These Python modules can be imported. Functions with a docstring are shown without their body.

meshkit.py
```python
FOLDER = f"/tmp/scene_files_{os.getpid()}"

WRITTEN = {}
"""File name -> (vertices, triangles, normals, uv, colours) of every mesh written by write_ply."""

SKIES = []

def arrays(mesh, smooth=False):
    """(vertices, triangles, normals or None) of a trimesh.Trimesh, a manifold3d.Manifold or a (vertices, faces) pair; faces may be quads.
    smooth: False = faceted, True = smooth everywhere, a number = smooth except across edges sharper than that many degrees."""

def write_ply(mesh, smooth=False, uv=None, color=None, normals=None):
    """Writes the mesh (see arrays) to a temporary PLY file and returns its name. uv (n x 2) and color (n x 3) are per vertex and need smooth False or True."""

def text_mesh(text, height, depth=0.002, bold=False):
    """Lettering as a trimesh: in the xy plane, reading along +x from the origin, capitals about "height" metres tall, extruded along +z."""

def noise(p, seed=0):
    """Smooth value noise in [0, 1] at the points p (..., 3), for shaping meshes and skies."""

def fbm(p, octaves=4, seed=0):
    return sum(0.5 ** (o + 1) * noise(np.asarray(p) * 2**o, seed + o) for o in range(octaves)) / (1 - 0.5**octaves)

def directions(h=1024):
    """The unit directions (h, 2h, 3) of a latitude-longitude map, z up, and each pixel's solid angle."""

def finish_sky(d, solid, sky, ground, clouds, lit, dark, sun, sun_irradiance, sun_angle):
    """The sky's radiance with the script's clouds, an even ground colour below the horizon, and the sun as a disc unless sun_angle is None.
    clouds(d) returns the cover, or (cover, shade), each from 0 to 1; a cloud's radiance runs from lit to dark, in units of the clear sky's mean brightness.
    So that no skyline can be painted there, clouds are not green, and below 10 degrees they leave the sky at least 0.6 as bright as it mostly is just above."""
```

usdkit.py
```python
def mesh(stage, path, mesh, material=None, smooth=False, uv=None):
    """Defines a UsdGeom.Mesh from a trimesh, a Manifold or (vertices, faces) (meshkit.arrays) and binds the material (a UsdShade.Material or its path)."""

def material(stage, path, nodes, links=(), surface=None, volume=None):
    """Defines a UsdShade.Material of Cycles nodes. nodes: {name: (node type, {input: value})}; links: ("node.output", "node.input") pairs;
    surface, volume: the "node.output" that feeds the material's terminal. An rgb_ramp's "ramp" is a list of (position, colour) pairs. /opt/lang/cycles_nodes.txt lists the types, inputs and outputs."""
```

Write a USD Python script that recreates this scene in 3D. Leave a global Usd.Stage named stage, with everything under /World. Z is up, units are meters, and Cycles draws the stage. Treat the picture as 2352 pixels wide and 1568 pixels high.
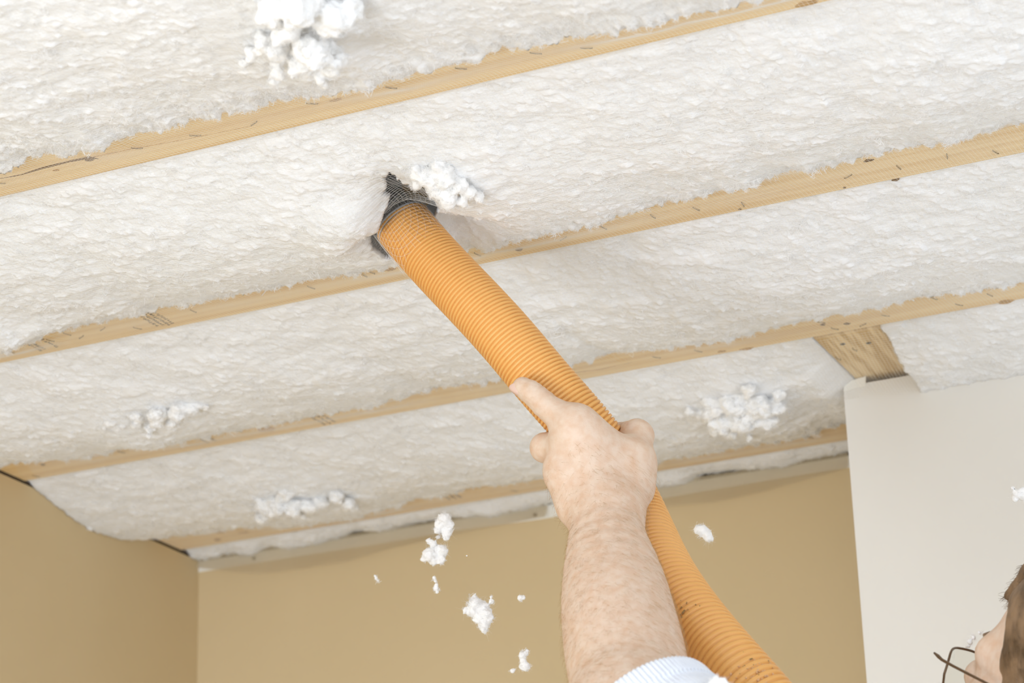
import math
import numpy as np
import trimesh
import usdkit
from meshkit import noise, fbm
from pxr import Gf, Sdf, Usd, UsdGeom, UsdLux, UsdShade, Vt
from scipy.interpolate import CubicSpline
from scipy.spatial import cKDTree
from shapely.geometry import Polygon
import shapely

stage = Usd.Stage.CreateInMemory()
UsdGeom.SetStageUpAxis(stage, UsdGeom.Tokens.z)
UsdGeom.SetStageMetersPerUnit(stage, 1.0)
UsdGeom.Xform.Define(stage, '/World')
UsdGeom.Scope.Define(stage, '/World/Looks')
V = np.array

# ------------------------------------------------------------------ camera, sky, light, exposure
ZC = 2.18                                             # underside of the joists
CAM = V([0.0, 0.0, ZC - 0.8419])
R = V([0.90596371, 0.4223602, -0.02901051])
U = V([0.17346402, -0.30782462, 0.93549679])
FW = V([-0.38618646, 0.85255842, 0.35214223])
FPX = 5757.65
cam = UsdGeom.Camera.Define(stage, '/World/camera')
cam.CreateHorizontalApertureAttr(36.0)
cam.CreateVerticalApertureAttr(24.0)
cam.CreateFocalLengthAttr(36.0 * FPX / 2352)
cam.CreateClippingRangeAttr(Gf.Vec2f(0.05, 60))
cam.CreateFStopAttr(9.5)
cam.CreateFocusDistanceAttr(2.02)
cam.CreateExposureAttr(0.09)
m = np.eye(4)
m[0, :3], m[1, :3], m[2, :3], m[3, :3] = R, U, -FW, CAM
cam.AddTransformOp().Set(Gf.Matrix4d(*m.ravel().tolist()))

dome = UsdLux.DomeLight.Define(stage, '/World/daylight')
dome.CreateColorAttr(Gf.Vec3f(0.89, 0.985, 1.12))
dome.CreateIntensityAttr(0.48)


def rect(name, pos, target, w, h, power, col=(1, 1, 1)):
    l = UsdLux.RectLight.Define(stage, '/World/' + name)
    l.CreateWidthAttr(w)
    l.CreateHeightAttr(h)
    l.CreateIntensityAttr(power)
    l.CreateColorAttr(Gf.Vec3f(*col))
    z = V(pos, float) - V(target, float)
    z /= np.linalg.norm(z)
    x = np.cross([0, 0, 1.0], z)
    x /= np.linalg.norm(x)
    y = np.cross(z, x)
    t = np.eye(4)
    t[0, :3], t[1, :3], t[2, :3], t[3, :3] = x, y, z, pos
    l.AddTransformOp().Set(Gf.Matrix4d(*t.ravel().tolist()))


rect('softbox', (-1.18, -0.32, 0.98), (-0.85, 1.6, 2.2), 0.85, 0.85, 9.4, (0.89, 0.985, 1.12))


def K(px, py, zc):
    """the point seen at a place of the photograph, zc metres in front of the camera"""
    return CAM + zc * (FW + R * (px - 1176) / FPX - U * (py - 784) / FPX)


def KZ(px, py, dz=0.0):
    """the point seen there at height ZC + dz"""
    d = FW + R * (px - 1176) / FPX - U * (py - 784) / FPX
    return CAM + d * ((ZC + dz - CAM[2]) / d[2])


def KY(px, py, y):
    d = FW + R * (px - 1176) / FPX - U * (py - 784) / FPX
    return CAM + d * (y / d[1])


# ------------------------------------------------------------------ materials
LK = {}


def mat(name, nodes, links=(), surface='p.BSDF'):
    LK[name] = usdkit.material(stage, '/World/Looks/' + name, nodes, links, surface)
    return LK[name]


def flat(name, col, rough=0.6, **kw):
    return mat(name, {'p': ('principled_bsdf', dict(base_color=col, roughness=rough, **kw))})


def noisy(name, c0, c1, scale, rough=0.7, stretch=(1, 1, 1), bump=0.0, bscale=None, dist=0.002, lo=0.35, hi=0.65, detail=4.0, **kw):
    n = {'g': ('geometry', {}), 'm': ('mapping', {'scale': stretch}), 'n': ('noise_texture', {'scale': scale, 'detail': detail}),
         'r': ('rgb_ramp', {'ramp': [(0, c0), (lo, c0), (hi, c1), (1, c1)]}), 'p': ('principled_bsdf', dict(roughness=rough, **kw))}
    l = [('g.position', 'm.vector'), ('m.vector', 'n.vector'), ('n.fac', 'r.fac'), ('r.color', 'p.base_color')]
    if bump:
        n['n2'] = ('noise_texture', {'scale': bscale or scale, 'detail': 5.0})
        n['b'] = ('bump', {'strength': bump, 'distance': dist})
        l += [('m.vector', 'n2.vector'), ('n2.fac', 'b.height'), ('b.normal', 'p.normal')]
    return mat(name, n, l)


noisy('insulation_white', (0.92, 0.915, 0.908), (0.953, 0.951, 0.95), 90, 1.0, stretch=(0.45, 1, 1), bump=0.6, bscale=620, dist=0.0012, subsurface_weight=0.32, subsurface_radius=(1, 1, 1), subsurface_scale=0.003)
noisy('fluff_white', (0.945, 0.925, 0.895), (0.965, 0.952, 0.93), 60, 1.0, bump=0.3, bscale=420, dist=0.001, subsurface_weight=0.15, subsurface_radius=(1, 1, 1), subsurface_scale=0.003)
mat('fluff_tuft', {'d': ('diffuse_bsdf', {'color': (0.965, 0.96, 0.955)}), 't': ('translucent_bsdf', {'color': (0.965, 0.96, 0.955)}), 'x': ('mix_closure', {'fac': 0.45})},
    [('d.BSDF', 'x.closure1'), ('t.BSDF', 'x.closure2')], 'x.closure')
noisy('pine_wood', (0.88, 0.685, 0.395), (0.78, 0.55, 0.265), 3.2, 0.55, stretch=(1.1, 34, 34), detail=6.0, lo=0.42, hi=0.66, bump=0.08, bscale=5, dist=0.0004)
noisy('pine_end', (0.82, 0.64, 0.38), (0.62, 0.43, 0.20), 3.4, 0.6, stretch=(52, 4.0, 50), detail=3.0, lo=0.45, hi=0.60)
noisy('knot_wood', (0.45, 0.27, 0.10), (0.62, 0.40, 0.17), 220, 0.6)
flat('knot_dark', (0.20, 0.12, 0.045), 0.7)
flat('stamp_ink', (0.13, 0.085, 0.035), 0.8)
flat('steel_staple', (0.30, 0.25, 0.16), 0.4, metallic=0.7)
flat('nail_grey', (0.10, 0.095, 0.085), 0.5)
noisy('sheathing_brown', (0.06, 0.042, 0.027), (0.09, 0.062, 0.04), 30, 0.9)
noisy('wall_beige', (0.68, 0.53, 0.305), (0.695, 0.543, 0.317), 6, 0.75, bump=0.05, bscale=260, dist=0.0004)
flat('paper_white', (0.90, 0.87, 0.79), 0.8)
noisy('wall_white', (0.80, 0.765, 0.70), (0.815, 0.78, 0.715), 5, 0.7, bump=0.04, bscale=240, dist=0.0004)
noisy('tan_floor', (0.57, 0.48, 0.35), (0.61, 0.52, 0.39), 8, 0.8)
noisy('hose_orange', (0.84, 0.43, 0.12), (0.86, 0.455, 0.135), 14, 0.38)
flat('hose_scuff', (0.72, 0.43, 0.22), 0.8)
flat('hose_dirt', (0.33, 0.21, 0.08), 0.8)
flat('bright_metal', (0.80, 0.80, 0.81), 0.35, metallic=0.35)
flat('hose_inside', (0.05, 0.04, 0.035), 0.8)
noisy('skin', (0.70, 0.475, 0.325), (0.755, 0.58, 0.445), 130, 0.55, lo=0.3, hi=0.62, bump=0.3, bscale=520, dist=0.0008, subsurface_weight=0.06, subsurface_radius=(1.0, 0.35, 0.2), subsurface_scale=0.006)
flat('fingernail', (0.72, 0.50, 0.40), 0.4)
noisy('freckle', (0.70, 0.42, 0.27), (0.72, 0.45, 0.30), 50, 0.6)
noisy('hair_brown', (0.10, 0.058, 0.026), (0.27, 0.165, 0.085), 90, 0.5, stretch=(1, 0.35, 0.5), bump=0.6, bscale=300, dist=0.002)
flat('arm_hair', (0.50, 0.31, 0.14), 0.5)
noisy('shirt_blue', (0.62, 0.69, 0.83), (0.68, 0.74, 0.86), 200, 0.85)
noisy('cuff_blue', (0.78, 0.80, 0.85), (0.82, 0.84, 0.88), 200, 0.85)
flat('trouser_navy', (0.05, 0.06, 0.09), 0.9)
flat('shoe_brown', (0.12, 0.07, 0.04), 0.6)
flat('frame_bronze', (0.14, 0.085, 0.045), 0.35, metallic=0.5)
flat('eye_white', (0.85, 0.83, 0.80), 0.2)
flat('lip', (0.66, 0.36, 0.30), 0.5)
mat('lens', {'t': ('transparent_bsdf', {'color': (0.97, 0.975, 0.955)}), 'g': ('glossy_bsdf', {'roughness': 0.02}), 'x': ('mix_closure', {'fac': 0.05})},
    [('t.BSDF', 'x.closure1'), ('g.BSDF', 'x.closure2')], 'x.closure')
mat('netting_thread', {'t': ('transparent_bsdf', {'color': (1, 1, 1)}), 'd': ('diffuse_bsdf', {'color': (0.88, 0.86, 0.82)}), 'x': ('mix_closure', {'fac': 0.62})},
    [('t.BSDF', 'x.closure1'), ('d.BSDF', 'x.closure2')], 'x.closure')
mat('netting_sheet', {'t': ('transparent_bsdf', {'color': (1, 1, 1)}), 'd': ('diffuse_bsdf', {'color': (0.74, 0.61, 0.40)}), 'x': ('mix_closure', {'fac': 0.34})},
    [('t.BSDF', 'x.closure1'), ('d.BSDF', 'x.closure2')], 'x.closure')
mat('netting_edge', {'t': ('transparent_bsdf', {'color': (1, 1, 1)}), 'd': ('diffuse_bsdf', {'color': (0.86, 0.83, 0.76)}), 'x': ('mix_closure', {'fac': 0.6})},
    [('t.BSDF', 'x.closure1'), ('d.BSDF', 'x.closure2')], 'x.closure')

# ------------------------------------------------------------------ scene helpers
taken = {}


def fresh(parent, name):
    k = (parent, name)
    taken[k] = taken.get(k, -1) + 1
    return parent + '/' + (name if taken[k] == 0 else '%s_%03d' % (name, taken[k]))


def tag(prim, label=None, cat=None, group=None, kind=None):
    for k, v in (('label', label), ('category', cat), ('group', group), ('kind', kind)):
        if v:
            prim.SetCustomDataByKey(k, v)
    return prim


def thing(name, label, cat, group=None, kind=None):
    p = UsdGeom.Xform.Define(stage, fresh('/World', name)).GetPrim()
    return tag(p, label, cat, group, kind)


def obj(name, mesh, material, parent=None, smooth=30, **kw):
    path = fresh(str(parent.GetPath()) if parent else '/World', name)
    return tag(usdkit.mesh(stage, path, mesh, LK[material], smooth).GetPrim(), **kw)


def curves(name, lines, width, material, parent=None, **kw):
    path = fresh(str(parent.GetPath()) if parent else '/World', name)
    c = UsdGeom.BasisCurves.Define(stage, path)
    c.CreateTypeAttr('linear')
    c.CreatePointsAttr(Vt.Vec3fArray.FromNumpy(np.vstack(lines).astype(np.float32)))
    c.CreateCurveVertexCountsAttr(Vt.IntArray.FromNumpy(V([len(x) for x in lines], np.int32)))
    w = np.concatenate(width) if isinstance(width, list) else np.full(sum(len(x) for x in lines), width)
    c.CreateWidthsAttr(Vt.FloatArray.FromNumpy(w.astype(np.float32)))
    c.SetWidthsInterpolation('vertex')
    UsdShade.MaterialBindingAPI.Apply(c.GetPrim()).Bind(LK[material])
    return tag(c.GetPrim(), **kw)


def cat_(ms):
    return trimesh.util.concatenate(ms)


def box(lo, hi):
    b = trimesh.creation.box(V(hi, float) - V(lo, float))
    b.apply_translation((V(lo, float) + V(hi, float)) / 2)
    return b


def tube(path, rad, n=12, closed=False):
    """a round bar along the points of path"""
    p = V(path, float)
    t = np.roll(p, -1, 0) - np.roll(p, 1, 0) if closed else np.gradient(p, axis=0)
    t /= np.linalg.norm(t, axis=1, keepdims=True)
    nrm = np.zeros_like(p)
    a = np.cross(t[0], [0.3, 0.2, 0.9])
    nrm[0] = a / np.linalg.norm(a)
    for i in range(1, len(p)):
        a = nrm[i - 1] - t[i] * (nrm[i - 1] @ t[i])
        nrm[i] = a / np.linalg.norm(a)
    bn = np.cross(t, nrm)
    ang = np.linspace(0, 2 * np.pi, n, endpoint=False)
    rad = np.broadcast_to(V(rad, float), (len(p),)) if np.ndim(rad) < 2 else rad
    rr = rad[:, None] if np.ndim(rad) == 1 else rad
    v = p[:, None] + (nrm[:, None] * np.cos(ang)[None, :, None] + bn[:, None] * np.sin(ang)[None, :, None]) * rr[..., None]
    m_ = len(p)
    i, j = np.meshgrid(np.arange(m_ if closed else m_ - 1), np.arange(n), indexing='ij')
    i2, j2 = (i + 1) % m_, (j + 1) % n
    f = np.stack([i * n + j, i * n + j2, i2 * n + j2, i2 * n + j], -1).reshape(-1, 4)
    f = np.vstack([f[:, [0, 1, 2]], f[:, [0, 2, 3]]])
    v = v.reshape(-1, 3)
    if not closed:
        k = len(v)
        v = np.vstack([v, p[0], p[-1]])
        a_ = np.arange(n)
        f = np.vstack([f, np.stack([np.full(n, k), (a_ + 1) % n, a_], 1), np.stack([np.full(n, k + 1), (m_ - 1) * n + a_, (m_ - 1) * n + (a_ + 1) % n], 1)])
    return trimesh.Trimesh(v, f, process=False)


def nets(fn, lo, hi, h, lip=1.3):
    """surface nets of the field fn over a box, evaluated only near its surface"""
    lo, hi = V(lo, float), V(hi, float)
    B = 14
    nb = np.maximum(np.ceil((hi - lo) / h / B).astype(int), 1)
    n = nb * B + 1
    g = np.full(n, 1.0, np.float32)
    ci = np.stack(np.meshgrid(*[np.arange(k) for k in nb], indexing='ij'), -1).reshape(-1, 3)
    d = fn(lo + (ci * B + B / 2) * h)
    r = B * h * 0.87 * lip
    off = np.stack(np.meshgrid(*[np.arange(B + 1)] * 3, indexing='ij'), -1)
    for c, dv in zip(ci, d):
        if dv < -r:
            g[c[0] * B:c[0] * B + B + 1, c[1] * B:c[1] * B + B + 1, c[2] * B:c[2] * B + B + 1] = -1.0
    near = ci[np.abs(d) <= r]
    for s in range(0, len(near), 60):
        cc = near[s:s + 60]
        pts = lo + (cc[:, None, None, None] * B + off) * h
        val = fn(pts.reshape(-1, 3)).reshape(pts.shape[:-1])
        for c, w in zip(cc, val):
            g[c[0] * B:c[0] * B + B + 1, c[1] * B:c[1] * B + B + 1, c[2] * B:c[2] * B + B + 1] = w
    s = g < 0
    cell = np.zeros(n - 1, np.uint8)
    for a, b, c in np.ndindex(2, 2, 2):
        cell += s[a:n[0] - 1 + a, b:n[1] - 1 + b, c:n[2] - 1 + c]
    act = (cell > 0) & (cell < 8)
    idx = np.full(n - 1, -1, np.int64)
    q = np.argwhere(act)
    idx[act] = np.arange(len(q))
    acc, cnt = np.zeros((len(q), 3)), np.zeros(len(q))
    cor = list(np.ndindex(2, 2, 2))
    for a in cor:
        for ax in range(3):
            if a[ax] == 0:
                b = list(a)
                b[ax] = 1
                qa, qb = q + a, q + b
                ga, gb = g[tuple(qa.T)], g[tuple(qb.T)]
                x = (ga < 0) != (gb < 0)
                t = ga / np.where(x, ga - gb, 1)
                acc += np.where(x[:, None], qa + (qb - qa) * t[:, None], 0)
                cnt += x
    v = lo + acc / cnt[:, None] * h
    faces = []
    for ax in range(3):
        u, w = (ax + 1) % 3, (ax + 2) % 3
        sl0, sl1 = [slice(None)] * 3, [slice(None)] * 3
        sl0[ax], sl1[ax] = slice(0, -1), slice(1, None)
        x = s[tuple(sl0)] != s[tuple(sl1)]
        e = np.argwhere(x)
        e = e[(e[:, u] > 0) & (e[:, w] > 0) & (e[:, u] < n[u] - 1) & (e[:, w] < n[w] - 1)]
        if not len(e):
            continue
        du, dw = np.zeros(3, int), np.zeros(3, int)
        du[u], dw[w] = 1, 1
        quad = np.stack([idx[tuple((e - du - dw).T)], idx[tuple((e - dw).T)], idx[tuple(e.T)], idx[tuple((e - du).T)]], 1)
        inside = s[tuple(e.T)]
        quad[~inside] = quad[~inside][:, ::-1]
        faces.append(quad)
    f = np.vstack(faces)
    f = f[(f >= 0).all(1)]
    f = np.vstack([f[:, [0, 1, 2]], f[:, [0, 2, 3]]])
    return trimesh.Trimesh(v, f, process=False)


def smin(a, b, k):
    hh = np.clip(0.5 + 0.5 * (b - a) / k, 0, 1)
    return b + (a - b) * hh - k * hh * (1 - hh)


def smax(a, b, k):
    return -smin(-a, -b, k)


def cone(p, a, b, ra, rb):
    a, b = V(a, float), V(b, float)
    ab = b - a
    hh = np.clip((p - a) @ ab / (ab @ ab), 0, 1)
    return np.linalg.norm(p - a - hh[:, None] * ab, axis=1) - (ra + (rb - ra) * hh)


def ell(p, c, r):
    q = (p - V(c, float)) / V(r, float)
    l = np.linalg.norm(q, axis=1)
    return (l - 1) * l / np.maximum(np.linalg.norm(q / V(r, float), axis=1), 1e-9)


def sphere(p, c, r):
    return np.linalg.norm(p - V(c, float), axis=1) - r


def tufts(parent, pts, nrm, seed, size=0.0012, material='fluff_tuft', name='tuft'):
    """tiny knots of loose fibre on a surface: one instancer with three shapes"""
    path = fresh(str(parent.GetPath()), name)
    pi = UsdGeom.PointInstancer.Define(stage, path)
    g = np.random.default_rng(seed)
    protos = []
    for k in range(3):
        v, f, n0 = [], [], 0
        for _ in range(13):
            d = g.normal(0, 1, 3)
            d /= np.linalg.norm(d)
            e = np.cross(d, g.normal(0, 1, 3))
            e *= 0.052 / np.linalg.norm(e)
            o = g.normal(0, 0.35, 3)
            bend = g.normal(0, 1.1, 3)
            v.append(o + V([-d - e, -d + e, -e * 1.2 + bend * 0.5, e * 1.2 + bend * 0.5, d * 1.3 + bend * 0.2 - e, d * 1.3 + bend * 0.2 + e]))
            f.append(V([[0, 1, 3], [0, 3, 2], [2, 3, 5], [2, 5, 4]]) + n0)
            n0 += 6
        usdkit.mesh(stage, path + ('/wisp', '/wisp_001', '/wisp_002')[k], (np.vstack(v), np.vstack(f)), LK[material], True)
        protos.append(path + ('/wisp', '/wisp_001', '/wisp_002')[k])
    pi.CreatePrototypesRel().SetTargets([Sdf.Path(p) for p in protos])
    n = len(pts)
    q = g.normal(0, 1, (n, 4))
    q /= np.linalg.norm(q, axis=1, keepdims=True)
    sc_ = size * np.exp(g.normal(-0.1, 0.42, n))
    pi.CreateProtoIndicesAttr(Vt.IntArray.FromNumpy(g.integers(3, size=n).astype(np.int32)))
    pi.CreatePositionsAttr(Vt.Vec3fArray.FromNumpy((pts + nrm * sc_[:, None] * 0.25).astype(np.float32)))
    pi.CreateOrientationsAttr(Vt.QuathArray([Gf.Quath(float(a), float(b), float(c), float(d)) for a, b, c, d in q]))
    pi.CreateScalesAttr(Vt.Vec3fArray.FromNumpy(np.repeat(sc_[:, None], 3, 1).astype(np.float32)))
    tag(pi.GetPrim(), kind='stuff')


# ------------------------------------------------------------------ the setting
XL, XR, YB = -1.5749, 1.70, 2.5306
SP, JW, YA = 0.32, 0.070, 1.5332
JY = [YA + i * SP for i in range(4)]                    # far edges of the four joists
WY, WX = 2.305, -0.680                                  # the white partition: its face and its free edge

obj('floor', box((XL - 0.12, -2.4, -0.1), (XR + 0.1, YB + 0.12, 0)), 'tan_floor', kind='structure')
cl = tag(UsdGeom.Xform.Define(stage, '/World/ceiling').GetPrim(), kind='structure')
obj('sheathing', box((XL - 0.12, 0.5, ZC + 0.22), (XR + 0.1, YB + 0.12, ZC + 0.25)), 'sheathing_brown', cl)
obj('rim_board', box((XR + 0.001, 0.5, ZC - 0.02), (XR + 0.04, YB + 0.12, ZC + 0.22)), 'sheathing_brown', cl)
wl = tag(UsdGeom.Xform.Define(stage, '/World/wall_left').GetPrim(), kind='structure')
obj('wall_panel', box((XL - 0.12, -2.4, 0), (XL, YB + 0.12, ZC - 0.0035)), 'wall_beige', wl)
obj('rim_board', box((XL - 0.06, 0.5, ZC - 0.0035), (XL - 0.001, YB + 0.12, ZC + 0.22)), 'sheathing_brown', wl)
wb = tag(UsdGeom.Xform.Define(stage, '/World/wall_back').GetPrim(), kind='structure')
obj('wall_panel', box((XL, YB, 0), (XR, YB + 0.12, ZC - 0.017)), 'wall_beige', wb)
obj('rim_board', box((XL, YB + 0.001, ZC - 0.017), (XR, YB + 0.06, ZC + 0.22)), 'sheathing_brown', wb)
xs = np.linspace(XL, WX + 0.3, 90)                      # the bare board edge left unpainted along the top, its lower line uneven
zl = ZC - 0.017 - 0.004 * noise(np.stack([xs * 9, xs * 0, xs * 0], 1), 5)
edge = Polygon([(x, ZC - 0.0045) for x in xs] + [(x, z) for x, z in zip(xs[::-1], zl[::-1])])
em = trimesh.creation.extrude_polygon(edge, 0.012, engine='earcut')
em.vertices = np.stack([em.vertices[:, 0], YB - 0.0008 + em.vertices[:, 2], em.vertices[:, 1]], 1)
em.fix_normals()
obj('board_edge', em, 'paper_white', wb, label='unpainted board edge')
for px, py in ((585, 1283), (1230, 1183), (2100, 1040)):
    c = KY(px, py, YB)
    d = trimesh.creation.cylinder(0.0022, 0.003, sections=14)
    d.apply_transform(trimesh.transformations.rotation_matrix(np.pi / 2, [1, 0, 0]))
    d.apply_translation([c[0], YB - 0.0012, c[2]])
    obj('nail', d, 'nail_grey', wb)
wr = tag(UsdGeom.Xform.Define(stage, '/World/wall_right').GetPrim(), kind='structure')
obj('wall_panel', box((WX, WY, 0), (XR, WY + 0.10, ZC - 0.006)), 'wall_white', wr)
# the torn paper tab at the partition's top corner
tb = trimesh.creation.extrude_polygon(Polygon([(0, 0.004), (0.0235, 0.0065), (0.0225, -0.004), (0.010, -0.0045), (0, -0.006)]), 0.0012, engine='earcut')
tb.vertices = np.stack([WX + 0.001 + tb.vertices[:, 0], WY - 0.0014 + tb.vertices[:, 2], ZC - 0.006 + tb.vertices[:, 1]], 1)
tb.fix_normals()
obj('paper_tab', tb, 'paper_white', wr)

# ------------------------------------------------------------------ how far the insulation sags, as a smooth surface
SAG = [
    [(-1.6, 8), (-1.096, 11), (-1.064, 8.5), (-1.041, 10.5), (-1.012, 13.7), (-.992, 13.4), (-.978, 10.2), (-.952, 10), (-.919, 8.4), (-.867, 11.6), (-.833, 11.5), (-.755, 19.1), (-.717, 16.2), (-.654, 13.2), (-.554, 22.5), (-.534, 19.9), (-.499, 22.7), (-.476, 21.7), (1.7, 18)],
    [(-1.6, 14), (-1.329, 18.7), (-1.304, 15), (-1.284, 12.4), (-1.276, 7.5), (-1.242, 7.3), (-1.214, 9.2), (-1.177, 10.7), (-1.154, 7.2), (-1.129, 8.7), (-1.094, 10.7), (-1.006, 10.2), (-.973, 11.4), (-.944, 13.9), (-.856, 17.3), (-.841, 13.9), (-.807, 16.1), (-.776, 15.3), (-.755, 14.4), (-.721, 12.7), (-.709, 10.9), (-.689, 9.6), (-.668, 7.5), (-.646, 6.9), (-.625, 8), (-.59, 9.7), (-.562, 6.2), (-.532, 6.9), (-.466, 2.3), (-.42, 6.2), (-.364, 4), (1.7, 6)],
    [(-1.575, 0), (-1.561, 0), (-1.516, 1.8), (-1.457, 9), (-1.401, 7.6), (-1.334, 13), (-1.289, 11.1), (-1.235, 12.1), (-1.182, 11.9), (-1.146, 11.4), (-1.124, 12.5), (-1.086, 11.2), (-1.062, 9), (-1.038, 4.1), (-.985, 7.9), (-.9, 5.5), (-.871, 7.3), (-.852, 5.3), (-.845, 1.6), (-.822, 5.5), (-.784, 7.9), (-.732, 11), (-.692, 8.5), (-.667, 7.9), (-.634, 5.8), (-.594, 7.1), (-.581, 6), (-.546, 4.1), (-.494, 6.7), (-.445, 7), (1.7, 6)],
    [(-1.58, 0), (-1.511, 2.7), (-1.476, 4.8), (-1.448, 4.8), (-1.43, 7.6), (-1.372, 13.1), (-1.31, 17.4), (-1.254, 10.5), (-1.222, 6.2), (-1.199, 6.7), (-1.149, 3.9), (-1.091, 6.9), (-.932, 7.5), (-.882, 9.8), (-.825, 8), (-.769, 10), (-.718, 2), (1.7, 6)],
]
BAYS = [(1.02, JY[0] - JW), (JY[0], JY[1] - JW), (JY[1], JY[2] - JW), (JY[2], JY[3] - JW), (JY[3], YB)]
BULGE = [0.019, 0.020, 0.021, 0.023, 0.004]


def sm(x):
    x = np.clip(x, 0, 1)
    return x * x * (3 - 2 * x)


# the hose's way through the room, with its tip in the second bay
HT = [(2085, 923, 512), (2052, 1040, 644), (2022, 1163, 776), (2004, 1262, 893), (1996, 1342, 985), (1999, 1408, 1078), (1995, 1456, 1170), (1962, 1498, 1262), (1915, 1546, 1352), (1866, 1632, 1468), (1832, 1708, 1556), (1806, 1795, 1660)]
HR = 0.0243
hp = [K(px, py, z / 1000) for z, px, py in HT]
hp += [V(q) for q in ((-0.505, 1.655, 1.500), (-0.560, 1.625, 1.300), (-0.620, 1.580, 1.000), (-0.655, 1.520, 0.500), (-0.600, 1.430, 0.160), (-0.420, 1.310, 0.028), (0.080, 1.150, 0.028), (0.550, 1.200, 0.028))]
hp = V(hp)
tt = np.concatenate([[0], np.cumsum(np.linalg.norm(np.diff(hp, axis=0), axis=1))])
HS = CubicSpline(tt, hp)
TIP = hp[0]
TDIR = -HS(0.0, 1)
TDIR = TDIR / np.linalg.norm(TDIR)                      # out of the hose's mouth, up into the bay


def bumps(x, y):
    """dents and swellings of the sagging surface, positive down"""
    s = np.zeros_like(x)
    for (px, py), rx, ry, hgt in BUMP:
        s += hgt * np.exp(-((x - px) / rx) ** 2 - ((y - py) / ry) ** 2)
    return s


def at(px, py):
    return KZ(px, py, -0.015)[:2]


BUMP = [
    (at(795, 470), 0.036, 0.032, 0.015), (at(870, 515), 0.018, 0.016, -0.022), (at(770, 520), 0.022, 0.025, 0.005), (at(1015, 425), 0.036, 0.030, 0.010),
    (at(1040, 515), 0.036, 0.030, -0.026), (at(945, 445), 0.034, 0.034, -0.022), (at(1110, 540), 0.030, 0.024, -0.010),
    (at(880, 95), 0.030, 0.05, -0.010), (at(700, 80), 0.06, 0.05, 0.008), (at(1438, 585), 0.012, 0.022, -0.010),
    (at(1500, 620), 0.06, 0.05, -0.007), (at(340, 960), 0.05, 0.05, 0.010), (at(640, 1005), 0.055, 0.012, -0.010),
    (at(1700, 930), 0.05, 0.06, 0.006), (at(1850, 930), 0.03, 0.05, -0.008), (at(60, 750), 0.05, 0.035, 0.012),
]


def sag(x, y):
    """the smooth underside of insulation and net below ZC, positive down"""
    x, y = np.broadcast_arrays(np.asarray(x, float), np.asarray(y, float))
    out = np.zeros_like(x)
    for i, (y0, y1) in enumerate(BAYS):
        v = (y - y0) / (y1 - y0)
        ins = (v >= 0) & (v <= 1)
        if not ins.any():
            continue
        e = (np.interp(x, *zip(*SAG[i])) / 1000) if i < 4 else -0.0045 + 0.0115 * noise(np.stack([x * 34, 0 * x, 0 * x], -1), 41)
        if i == 3:
            e = np.where(x > WX + 0.04, 0.010, e)
        big = BULGE[i] * (0.75 + 0.5 * noise(np.stack([x * 5, y * 3, 0 * x + i], -1), 11))
        s0 = -0.003 + 0.004 * (noise(np.stack([x * 16, 0 * x, 0 * x + i], -1), 13) - 0.5)
        z = s0 + (e - s0) * sm(v * 1.15) + big * np.sin(np.pi * np.clip(v, 0, 1)) ** 0.9
        z = z + bumps(x, y) * np.clip(8 * v * (1 - v), 0, 1)
        out = np.where(ins, z, out)
    return out


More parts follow.
